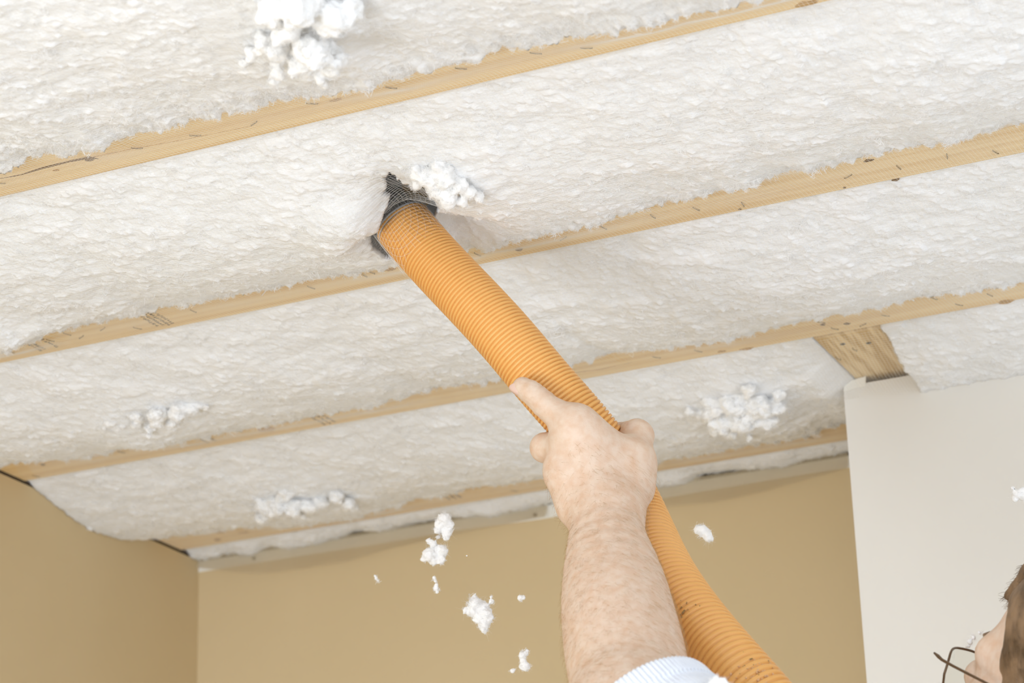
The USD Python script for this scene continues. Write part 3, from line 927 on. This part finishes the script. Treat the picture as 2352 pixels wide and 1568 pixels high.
clump('round tufted clump of insulation between the thumb and the white partition',
      [(1640, 930, 32, .0), (1685, 925, 38, .004), (1735, 925, 38, .004), (1775, 930, 26, .002), (1660, 970, 30, .004), (1705, 965, 32, .006), (1755, 960, 28, .004), (1620, 950, 22, .0), (1790, 905, 16, .0), (1680, 995, 14, .004), (1640, 985, 14, .002), (1585, 940, 16, 0), (1720, 1005, 9, .003), (1720, 895, 20, 0)], 26, drop=0.020, hairs=420, scale=150, amp=0.5)


def flake(label, spots, zc, seed, **kw):
    lobes = [(K(px, py, zc + dz), rp * zc / FPX) for px, py, rp, dz in spots]
    fluff('insulation_flake', label, 'insulation flake', lobes, seed=seed, h=kw.pop('h', 0.0009), scale=kw.pop('scale', 300), amp=kw.pop('amp', 0.55), hair_len=kw.pop('hair_len', 0.0045), **kw)


flake('biggest falling flake of insulation, two tufts joined one above the other',
      [(1020, 1192, 15, 0), (1012, 1205, 14, .002), (1034, 1205, 10, 0), (1026, 1222, 13, .002), (1025, 1236, 8, 0), (1005, 1218, 8, 0), (1006, 1232, 6, 0), (994, 1247, 10, 0), (985, 1243, 7, 0), (1000, 1268, 17, .004), (985, 1275, 15, 0), (1016, 1264, 13, 0), (1012, 1286, 11, 0), (995, 1288, 10, 0), (973, 1283, 7, 0)], 2.18, 31, hairs=200)
flake('thin curled wisp of insulation falling below the biggest flake',
      [(997, 1326, 4, 0), (1000, 1334, 4, 0), (1002, 1343, 5, 0), (1001, 1351, 6.5, 0), (1004, 1359, 4.5, 0)], 2.15, 32, h=0.0005, amp=0.3, hairs=20, hair_len=0.002)
flake('ragged pointed flake of insulation falling left of the forearm',
      [(1090, 1385, 15, 0), (1105, 1395, 18, .003), (1086, 1404, 14, 0), (1115, 1410, 17, 0), (1100, 1418, 16, 0), (1112, 1432, 13, 0), (1112, 1446, 8, 0), (1127, 1380, 7, 0), (1070, 1402, 8, 0), (1090, 1370, 6, 0), (1122, 1420, 11, 0), (1129, 1370, 4, 0)], 2.12, 33, hairs=170)
flake('tiny round flake of insulation falling beside the forearm',
      [(1195, 1373, 7, 0), (1202, 1372, 5, 0)], 2.12, 34, h=0.0005, amp=0.3, hairs=14, hair_len=0.002)
flake('small hooked flake of insulation falling at the bottom edge left of the forearm',
      [(1200, 1505, 9, 0), (1208, 1500, 6, 0), (1202, 1518, 8, 0), (1206, 1530, 11, 0), (1198, 1530, 7, 0), (1211, 1494, 4, 0)], 2.08, 35, h=0.0006, amp=0.4, hairs=50, hair_len=0.003)
flake('tiny flake of insulation at the bottom edge beside the small hooked one',
      [(1177, 1540, 5.5, 0), (1180, 1538, 4, 0)], 2.08, 36, h=0.0005, amp=0.3, hairs=10, hair_len=0.0015)
flake('short sliver of insulation falling far left before the back wall',
      [(861, 1322, 3, 0), (864, 1328, 4, 0), (868, 1333, 3, 0)], 2.25, 37, h=0.0005, amp=0.3, hairs=10, hair_len=0.0015)
flake('oval flake of insulation falling right of the hose',
      [(1603, 1216, 10, 0), (1613, 1218, 13, 0), (1622, 1226, 13, 0), (1627, 1234, 10, 0), (1600, 1222, 6, 0), (1634, 1238, 6, 0)], 2.15, 38, amp=0.4, hairs=90)
flake('flake of insulation falling at the right edge of the picture',
      [(2338, 1135, 12, 0), (2347, 1130, 12, 0), (2331, 1145, 8, 0), (2326, 1120, 4, 0), (2352, 1140, 12, 0), (2330, 1128, 5, 0)], 2.1, 39, amp=0.5, hairs=70)
flake('speck of insulation falling just right of the biggest flake', [(1072, 1276, 1.9, 0)], 2.1, 40, h=0.0002, amp=0.2)

# ------------------------------------------------------------------ the person
# left hand and forearm, joint by joint
J = dict(
    elbow=K(1462, 1680, 1.72), f4=K(1441, 1530, 1.787), f3=K(1424, 1440, 1.825), f2=K(1410, 1345, 1.867), f1=K(1397, 1255, 1.903), wrist=K(1395, 1182, 1.931),
    heel=K(1325, 1163, 1.940), hyp=K(1299, 1092, 1.948),
    imc=K(1322, 982, 1.954), ip=K(1258, 935, 1.9615), idp=K(1224, 905, 1.967), it=K(1200, 889, 1.9715),
    mmc=K(1305, 1024, 1.954), mp=K(1251, 1028, 1.974), md=K(1276, 1012, 2.022), mt=K(1325, 1000, 2.036),
    rmc=K(1293, 1062, 1.955), rp=K(1296, 1075, 1.982), rd=K(1330, 1078, 2.028), rt=K(1378, 1062, 2.040),
    pmc=K(1294, 1088, 1.955), pp=K(1318, 1125, 1.980), pd=K(1352, 1135, 2.022), pt=K(1398, 1120, 2.036),
    tc=K(1440, 1115, 1.953), tm=K(1458, 1058, 1.963), ti=K(1463, 1001, 1.986), tt=K(1412, 996, 2.030))
SL = K(2136, 2453, 1.51)                                # left shoulder
NECK = SL + V([0.105, 0.205, 0.075])
SRT = SL + V([0.13, 0.39, 0.0])
PEL = V([SL[0] + 0.13, SL[1] + 0.19, 0.97])
CH = V([SL[0] + 0.12, SL[1] + 0.195, SL[2] - 0.14])
CUFF = K(1466, 1660, 1.715)
cuff_ax = SL - CUFF
cuff_ax /= np.linalg.norm(cuff_ax)

# head: forward, left, up
pt_, yw_ = math.radians(30), math.radians(24)
hf = V([-math.cos(pt_) * math.cos(yw_), math.cos(pt_) * math.sin(yw_), math.sin(pt_)])
hl = V([-math.sin(yw_), -math.cos(yw_), 0])
hu = np.cross(hf, hl)
HM = np.stack([hf, hl, hu], 1)
HINGE = V([0.083, 0.0715, 0.006])
HO = K(2164, 1515, 1.80) - HM @ HINGE


def head_local(p):
    return (p - HO) @ HM


_k = [J['wrist'], J['f1'], J['f2'], J['f3'], J['f4'], J['elbow']]
_t = np.concatenate([[0], np.cumsum([np.linalg.norm(b - a) for a, b in zip(_k[:-1], _k[1:])])])
_u = np.linspace(0, _t[-1], 16)
ARM = CubicSpline(_t, V(_k))(_u)
ARR = CubicSpline(_t, [0.0265, 0.0312, 0.0385, 0.0425, 0.0432, 0.0420])(_u)


def arm_left(p):
    d = None
    for a, b, ra, rb in zip(ARM[:-1], ARM[1:], ARR[:-1], ARR[1:]):
        c = cone(p, a, b, ra, rb)
        d = c if d is None else np.minimum(d, c)
    return smin(d, cone(p, J['elbow'], SL, 0.044, 0.056), 0.03)


def hand_left(p):
    pl = None
    for k, r0, r1 in (('imc', .0195, .0145), ('mmc', .0195, .0145), ('rmc', .0195, .0145), ('pmc', .019, .0135)):
        c = cone(p, J['wrist'], J[k], r0, r1)
        pl = c if pl is None else smin(pl, c, 0.007)
    pl = smin(pl, cone(p, J['heel'], J['hyp'], 0.0145, 0.0145), 0.010)
    pl = smin(pl, cone(p, J['heel'], J['wrist'], 0.0125, 0.021), 0.012)
    pl = smin(pl, cone(p, J['wrist'], J['tc'], 0.021, 0.0185), 0.014)
    pl = smin(pl, cone(p, J['imc'], J['tm'], 0.0125, 0.0135), 0.016)
    pl = smin(pl, cone(p, J['imc'], J['tc'], 0.0135, 0.0165), 0.016)
    th = smin(cone(p, J['tc'], J['tm'], 0.0165, 0.0145), cone(p, J['tm'], J['ti'], 0.0145, 0.0128), 0.006)
    th = smin(th, cone(p, J['ti'], J['tt'], 0.0128, 0.009), 0.004)
    d = smin(pl, th, 0.010)
    for a, r in (('i', (.0137, .0106, .0096, .0083)), ('m', (.0115, .0113, .0096, .008)), ('r', (.012, .0095, .0086, .0075)), ('p', (.011, .0085, .0076, .0066))):
        q = [J[a + 'mc'], J[a + 'p'], J['idp'] if a == 'i' else J[a + 'd'], J[a + 't']]
        f = cone(p, q[0], q[1], r[0], r[1])
        f = smin(f, cone(p, q[1], q[2], r[1], r[2]), 0.003)
        f = smin(f, cone(p, q[2], q[3], r[2], r[3]), 0.003)
        d = smin(d, f, 0.005 if a == 'i' else 0.004)
    # creases over the two joints of the pointing finger
    ax = J['it'] - J['imc']
    ax /= np.linalg.norm(ax)
    for k, w in (('ip', 0.0010), ('idp', 0.0009)):
        for o in (-0.0026, 0.0, 0.0024):
            s = (p - J[k]) @ ax - o
            d = d + 0.0010 * np.exp(-(s / w) ** 2) * (np.linalg.norm(p - J[k], axis=1) < 0.016)
    return d


def fine_arm(p):
    d = smin(arm_left(p), hand_left(p), 0.012)
    d = d - 0.0010 * (fbm(p * 55, 2, 4) - 0.5)
    return np.maximum(d, (p - CUFF) @ cuff_ax - 0.05)


def head_sdf(p):
    q = head_local(p)
    a = V([q[:, 0], np.abs(q[:, 1]), q[:, 2]]).T
    d = ell(a, (-0.018, 0, 0.042), (0.100, 0.076, 0.088))
    d = smin(d, ell(a, (0.034, 0, -0.020), (0.060, 0.062, 0.090)), 0.02)
    d = smin(d, cone(a, (0.070, 0, -0.098), (0.045, 0.030, -0.085), 0.020, 0.022), 0.02)       # chin and jaw
    d = smin(d, cone(a, (0.045, 0.034, -0.080), (-0.005, 0.056, -0.040), 0.020, 0.016), 0.02)
    d = smin(d, cone(a, (0.082, 0.010, 0.024), (0.066, 0.046, 0.022), 0.010, 0.009), 0.014)     # brow
    d = smin(d, cone(a, (0.066, 0.044, -0.026), (0.034, 0.060, -0.016), 0.013, 0.011), 0.016)   # cheekbone
    d = smax(d, -sphere(a, (0.098, 0.032, 0.003), 0.0135), 0.010)                              # eye socket
    d = smin(d, sphere(a, (0.077, 0.032, 0.001), 0.0125), 0.003)
    d = smin(d, cone(a, (0.090, 0, 0.008), (0.112, 0, -0.030), 0.0065, 0.0095), 0.008)          # nose
    d = smin(d, sphere(a, (0.103, 0.010, -0.036), 0.0068), 0.005)
    d = smin(d, cone(a, (0.096, 0, -0.058), (0.088, 0.018, -0.060), 0.0055, 0.003), 0.004)      # lips
    d = smin(d, cone(a, (0.094, 0, -0.068), (0.086, 0.017, -0.066), 0.006, 0.003), 0.004)
    e = ell(a - V([0, 0, 0]), (-0.010, 0.078, -0.012), (0.018, 0.0075, 0.032))
    e = smax(e, -ell(a, (-0.007, 0.086, -0.010), (0.011, 0.007, 0.020)), 0.003)
    d = smin(d, e, 0.005)
    nk = cone(p, HO + HM @ V([-0.035, 0, -0.04]), NECK, 0.058, 0.060)
    return smin(d, nk, 0.025)


def trunk(p):
    """torso, right arm and legs, all under clothing but for the right hand"""
    q = p.copy()
    d = cone(p, CH, PEL + V([0, 0, 0.12]), 0.115, 0.105)
    for s in (-1, 1):
        o = V([0, 0.075 * s, 0])
        d = smin(d, cone(p, CH + o, PEL + o + V([0, 0, 0.02]), 0.105, 0.10), 0.05)
    d = smin(d, cone(p, SL, SRT, 0.060, 0.060), 0.05)
    d = smin(d, cone(p, NECK + V([0, 0, -0.05]), NECK + V([0, 0, 0.02]), 0.075, 0.056), 0.04)
    d = smin(d, cone(p, SL, CUFF, 0.058, 0.046), 0.03)
    d = smin(d, cone(p, SRT, RE, 0.056, 0.044), 0.03)
    d = smin(d, cone(p, RE, RW, 0.042, 0.028), 0.03)
    for s in (-1, 1):
        hip, kn, an = PEL + V([0, 0.085 * s, -0.02]), PEL + V([-0.03, 0.10 * s, -0.45]), V([PEL[0] + 0.02, PEL[1] + 0.11 * s, 0.09])
        d = smin(d, cone(p, hip, kn, 0.085, 0.056), 0.04)
        d = smin(d, cone(p, kn, an, 0.056, 0.040), 0.03)
    return d


HG = HS(tt[12])                                          # where the right hand grips the hose, below the picture
RW = HG + V([0.055, 0.045, -0.035])
RE = SRT + V([-0.10, 0.06, -0.26])


def right_hand(p):
    ax = HS(tt[12], 1)
    ax /= np.linalg.norm(ax)
    side = RW - HG - ax * ((RW - HG) @ ax)
    side /= np.linalg.norm(side)
    up_ = np.cross(ax, side)
    d = cone(p, RW, HG + side * 0.040, 0.024, 0.022)
    for k, o in enumerate((-0.030, -0.010, 0.010, 0.029)):
        r = (0.0095, 0.010, 0.0098, 0.0085)[k]
        pts = [HG + ax * o + side * math.cos(a) * (HR + r) + up_ * math.sin(a) * (HR + r) for a in (0.2, 0.95, 1.8, 2.6)]
        d = smin(d, cone(p, HG + side * 0.042, pts[0], 0.016, r * 1.15), 0.010)
        for u, w in zip(pts[:-1], pts[1:]):
            d = smin(d, cone(p, u, w, r, r * 0.95), 0.003)
    pts = [HG + ax * -0.02 + side * math.cos(a) * (HR + 0.011) + up_ * math.sin(a) * (HR + 0.011) for a in (-0.2, -0.95, -1.7)]
    for u, w in zip(pts[:-1], pts[1:]):
        d = smin(d, cone(p, u, w, 0.012, 0.0105), 0.005)
    return d


person = thing('person', 'person in a pale blue shirt and glasses, left hand raised around the orange hose', 'person')
bl = np.minimum.reduce(list(J.values())) - 0.07
bh = np.maximum.reduce(list(J.values())) + 0.07
arm_mesh = nets(fine_arm, bl, bh, 0.0014)
nl = NECK + V([0, 0, 0.005])
hd_mesh = nets(lambda p: np.maximum(head_sdf(p), nl[2] - p[:, 2]), HO - 0.20, HO + 0.17, 0.0026)
neck_cut = lambda p, o: np.where(np.hypot(p[:, 0] - NECK[0], p[:, 1] - NECK[1]) < 0.125, p[:, 2] - nl[2] + o, -1.0)
tr_fn = lambda p: np.maximum(np.maximum(smin(trunk(p), right_hand(p), 0.01), neck_cut(p, -0.004)), -((p - CUFF) @ cuff_ax - 0.045) * (np.linalg.norm(p - CUFF, axis=1) < 0.16) - 1.0 * (np.linalg.norm(p - CUFF, axis=1) >= 0.16))
tl, th_ = V([min(SL[0], HG[0], CUFF[0]) - 0.20, min(SL[1], CUFF[1]) - 0.16, 0.03]), V([SL[0] + 0.42, SRT[1] + 0.2, CUFF[2] + 0.14])
tr_mesh = nets(tr_fn, tl, th_, 0.0055)
obj('body', cat_([arm_mesh, hd_mesh, tr_mesh]), 'skin', person, smooth=True)

# nail of the pointing finger
nx_ = (J['it'] - J['idp']) / np.linalg.norm(J['it'] - J['idp'])
out = CAM - J['it']
out = out - nx_ * (out @ nx_)
out /= np.linalg.norm(out)
sd = np.cross(nx_, out)
out2 = out * 0.62 + sd * (0.78 if (sd @ R) < 0 else -0.78)
out2 /= np.linalg.norm(out2)
sd2 = np.cross(nx_, out2)
nv = trimesh.creation.icosphere(3, 1.0)
nv.vertices = J['it'] + nx_ * 0.0015 + nv.vertices[:, :1] * nx_ * 0.0062 + nv.vertices[:, 1:2] * sd2 * 0.0056 + nv.vertices[:, 2:] * out2 * 0.0018 + out2 * (0.0078 - 0.0045 * (nv.vertices[:, 1:2] ** 2)) * 0.93
obj('fingernail', nv, 'fingernail', person, smooth=True)

# freckles and short hairs on hand and forearm
r_ = np.random.default_rng(12)
vn = trimesh.Trimesh(arm_mesh.vertices, arm_mesh.faces, process=False).vertex_normals
face_cam = np.einsum('ij,ij->i', vn, CAM - arm_mesh.vertices) > 0
low = (arm_mesh.vertices - J['wrist']) @ (J['elbow'] - J['wrist']) > -0.008
pick = np.flatnonzero(low)
ls, ws = [], []
dn = (J['elbow'] - J['wrist']) / np.linalg.norm(J['elbow'] - J['wrist'])
for k in r_.choice(pick, 5200):
    n_ = vn[k]
    d = dn * 0.8 + np.cross(n_, dn) * r_.normal(0.35, 0.45) + n_ * 0.45
    d /= np.linalg.norm(d)
    u = np.linspace(0, 1, 5)[:, None]
    ln = r_.uniform(0.006, 0.013)
    ls.append(arm_mesh.vertices[k] + ln * (u * d - 0.22 * u ** 2 * n_))
    ws.append(0.00011 * np.linspace(1, 0.4, 5))
curves('arm_hair', ls, ws, 'arm_hair', person, kind='stuff')

# hair of the head
def hair_fn(p):
    q = head_local(p)
    x, y, z = q.T
    line = np.interp(x, [-0.13, -0.06, -0.02, 0.002, 0.018, 0.030, 0.037, 0.041, 0.044, 0.055, 0.075, 0.095], [-0.085, -0.080, -0.040, -0.030, -0.050, -0.045, -0.020, 0.010, 0.040, 0.053, 0.064, 0.072])
    n_ = fbm(np.stack([x * 55, y * 55, z * 30], 1), 3, 8) - 0.5
    d = ell(q, (-0.020, 0, 0.046), (0.103, 0.0815, 0.0945)) - 0.007 * n_
    d = smin(d, cone(q, (0.020, 0.060, 0.0), (0.010, 0.068, -0.040), 0.010, 0.006), 0.012)
    d = smin(d, cone(q, (0.020, -0.060, 0.0), (0.010, -0.068, -0.040), 0.010, 0.006), 0.012)
    d = smax(d, (line - z) * 0.8 + 0.006 * n_, 0.004)
    n5 = fbm(np.stack([x * 90, y * 90, z * 60], 1), 3, 18) - 0.5
    tuft = cone(q, (0.045, 0.0, 0.092), (0.080, 0.004, 0.082), 0.016, 0.010) - 0.012 * n5
    tuft = smin(tuft, cone(q, (0.080, 0.004, 0.082), (0.097, 0.006, 0.061), 0.010, 0.0045) - 0.008 * n5, 0.008)
    return smin(d, tuft, 0.012)


hair_mesh = nets(hair_fn, HO - 0.2, HO + 0.2, 0.0022)
hair = obj('hair', hair_mesh, 'hair_brown', person, smooth=True)
hvn = trimesh.Trimesh(hair_mesh.vertices, hair_mesh.faces, process=False).vertex_normals
ls, ws = [], []
for k in r_.integers(len(hair_mesh.vertices), size=9000):
    q0, n_ = hair_mesh.vertices[k], hvn[k]
    lx = head_local(q0[None])[0]
    d = -hf * 0.75 - hu * (0.5 if lx[2] < 0.06 else -0.1) + n_ * 0.35 + r_.normal(0, 0.16, 3)
    if lx[0] > 0.06:
        d = hf * 0.35 - hu * 0.55 + hl * 0.3 + n_ * 0.12 + r_.normal(0, 0.22, 3)
    d /= np.linalg.norm(d)
    u = np.linspace(0, 1, 5)[:, None]
    ls.append(q0 - n_ * 0.001 + (0.008 if lx[0] > 0.06 else 0.014) * (u * d - 0.3 * u ** 2 * n_))
    ws.append(0.0003 * np.linspace(1, 0.4, 5))
curves('hair_strand', ls, ws, 'hair_brown', person, kind='stuff')
for s in (-1, 1):                                        # brows, eyes, lips
    br = tube([HO + HM @ V([x, s * y, z]) for x, y, z in ((0.0895, 0.012, 0.026), (0.0868, 0.026, 0.0315), (0.0775, 0.042, 0.031), (0.064, 0.053, 0.025))], [0.0012, 0.0017, 0.0015, 0.0008], 8)
    obj('eyebrow', br, 'hair_brown', person, smooth=True)
    ey = trimesh.creation.icosphere(3, 0.0118)
    ey.apply_translation(HO + HM @ V([0.0758, s * 0.032, 0.001]))
    obj('eye', ey, 'eye_white', person, smooth=True)
    ir = trimesh.creation.icosphere(2, 0.0058)
    ir.apply_translation(HO + HM @ V([0.0825, s * 0.032, 0.002]))
    obj('iris', ir, 'trouser_navy', person, smooth=True)
lp = tube([HO + HM @ V([x, y, z]) for x, y, z in ((0.088, -0.022, -0.063), (0.099, -0.010, -0.062), (0.1015, 0, -0.0625), (0.099, 0.010, -0.062), (0.088, 0.022, -0.063))], [0.0012, 0.0034, 0.0036, 0.0034, 0.0012], 8)
obj('lips', lp, 'lip', person, smooth=True)


# clothing
def shirt_fn(p):
    d = trunk(p) - 0.010 - 0.004 * (fbm(p * 9, 2, 3) - 0.5)
    near = np.linalg.norm(p - CUFF, axis=1) < 0.20
    d = np.where(near, np.maximum(d, -((p - CUFF) @ cuff_ax - 0.014)), d)
    d = np.maximum(d, PEL[2] - 0.06 - p[:, 2])
    d = np.maximum(d, neck_cut(p, 0.004))
    return np.maximum(d, -((p - RW) @ ((RE - RW) / np.linalg.norm(RE - RW)) - 0.02) * (np.linalg.norm(p - RW, axis=1) < 0.15) - (np.linalg.norm(p - RW, axis=1) >= 0.15))


obj('shirt', nets(shirt_fn, tl - 0.03, th_ + 0.03, 0.0055), 'shirt_blue', person, smooth=True)
# ribbed cuff
NC = 104
an = np.linspace(0, 2 * np.pi, NC * 6, endpoint=False)
cx_ = np.cross(cuff_ax, [0, 0, 1.0])
cx_ /= np.linalg.norm(cx_)
cy_ = np.cross(cuff_ax, cx_)
rows_ = [(0.0555, 0.020), (0.0555, 0.002), (0.0570, -0.0005), (0.0590, 0.0005), (0.0600, 0.004), (0.0605, 0.012), (0.0612, 0.0155), (0.0600, 0.0165), (0.0605, 0.020), (0.0640, 0.030), (0.0640, 0.052)]
vv = []
for k, (r, a) in enumerate(rows_):
    rr = r + (0.0006 * np.cos(an * NC) if 2 < k < 9 else 0)
    vv.append(CUFF + cuff_ax * a + (cx_[None] * np.cos(an)[:, None] + cy_[None] * np.sin(an)[:, None]) * np.broadcast_to(rr, an.shape)[:, None])
N_ = len(an)
i, j = np.meshgrid(np.arange(len(rows_) - 1), np.arange(N_), indexing='ij')
j2 = (j + 1) % N_
q = np.stack([i * N_ + j, i * N_ + j2, (i + 1) * N_ + j2, (i + 1) * N_ + j], -1).reshape(-1, 4)
cm = trimesh.Trimesh(np.vstack(vv), np.vstack([q[:, [0, 1, 2]], q[:, [0, 2, 3]]]), process=False)
obj('cuff', cm, 'cuff_blue', person, smooth=True, label='ribbed pale blue cuff')


def trouser_fn(p):
    d = trunk(p) - 0.012
    return np.maximum(np.maximum(d, p[:, 2] - PEL[2] + 0.02), 0.045 - p[:, 2])


obj('trousers', nets(trouser_fn, V([PEL[0] - 0.25, PEL[1] - 0.3, 0.0]), V([PEL[0] + 0.25, PEL[1] + 0.3, PEL[2] + 0.05]), 0.007), 'trouser_navy', person, smooth=True)
for s in (-1, 1):
    a0 = V([PEL[0] + 0.02, PEL[1] + 0.11 * s, 0.0])

    def shoe_fn(p, a0=a0):
        d = cone(p, a0 + V([0.03, 0, 0.045]), a0 + V([-0.17, 0, 0.030]), 0.045, 0.036)
        d = smin(d, cone(p, a0 + V([0, 0, 0.06]), a0 + V([0, 0, 0.10]), 0.05, 0.045), 0.03)
        return np.maximum(d, 0.001 - p[:, 2])
    obj('shoe', nets(shoe_fn, a0 + V([-0.26, -0.08, -0.01]), a0 + V([0.12, 0.08, 0.16]), 0.006), 'shoe_brown', person, smooth=True)

# ------------------------------------------------------------------ eyeglasses
gl = thing('eyeglasses', 'thin bronze-rimmed eyeglasses worn by the person at the right edge', 'glasses')


def G(x, y, z):
    return HO + HM @ V([x, y, z])


for s in (1, -1):
    a = np.linspace(0, 2 * np.pi, 60, endpoint=False)
    sx, sz = np.sign(np.cos(a)) * np.abs(np.cos(a)) ** 0.62, np.sign(np.sin(a)) * np.abs(np.sin(a)) ** 0.62
    pts = V([G(0.098 - 0.10 * (0.027 * c_ + 0.0) ** 2 * 30 - 0.012 * max(c_, 0) ** 2, s * (0.036 + 0.0275 * c_ * (1 + 0.22 * min(z_, 0)) + 0.002 * min(z_, 0)), -0.004 + (0.0185 if z_ > 0 else 0.026) * z_) for c_, z_ in zip(sx, sz)])
    obj('rim', tube(pts, 0.00092, 8, closed=True), 'frame_bronze', gl, smooth=True)
    c0 = pts.mean(0)
    lv = np.vstack([pts + hf * 0.0005, pts - hf * 0.0005, c0 + hf * 0.002, c0 + hf * 0.001])
    n = 60
    k = np.arange(n)
    k2 = (k + 1) % n
    lf = np.vstack([np.stack([np.full(n, 120), k, k2], 1), np.stack([np.full(n, 121), n + k2, n + k], 1), np.stack([k, n + k, n + k2], 1), np.stack([k, n + k2, k2], 1)])
    obj('lens', trimesh.Trimesh(lv, lf, process=False), 'lens', gl, smooth=True)
    obj('temple', tube([G(0.0885, s * 0.0690, 0.0065), G(0.083, s * 0.0715, 0.006), G(0.07, s * 0.0735, 0.0055), G(0.03, s * 0.0775, 0.0045), G(-0.008, s * 0.082, 0.003), G(-0.022, s * 0.083, -0.006), G(-0.034, s * 0.080, -0.026)], [0.0009, 0.0011, 0.0010, 0.0010, 0.0012, 0.0015, 0.0014], 8), 'frame_bronze', gl, smooth=True)
    obj('hinge', tube([G(0.0965, s * 0.066, 0.0075), G(0.090, s * 0.0685, 0.0068), G(0.083, s * 0.0715, 0.0060)], [0.0008, 0.0014, 0.0011], 8), 'frame_bronze', gl, smooth=True)
    obj('nose_pad', tube([G(0.1, s * 0.0105, -0.006), G(0.099, s * 0.0125, -0.014)], 0.0014, 8), 'lens', gl, smooth=True)
obj('bridge', tube([G(0.101, -0.010, 0.004), G(0.1035, 0, 0.008), G(0.101, 0.010, 0.004)], 0.0012, 8), 'frame_bronze', gl, smooth=True)

flake('wispy tuft of insulation drifting in front of the face at the glasses', [(2236, 1464, 6, 0), (2228, 1474, 7, 0), (2223, 1484, 5, 0), (2216, 1472, 3.5, 0), (2262, 1437, 3.5, 0), (2264, 1428, 2.5, 0), (2250, 1452, 4, 0), (2240, 1442, 2.5, 0)], 1.84, 41, h=0.0006, amp=0.7, hairs=70)
flake('small tuft of insulation caught on the hose beside the cuff', [(1645, 1562, 10, 0), (1660, 1566, 11, 0), (1635, 1572, 10, 0), (1672, 1574, 9, 0)], 1.66, 42, amp=0.5, hairs=60)
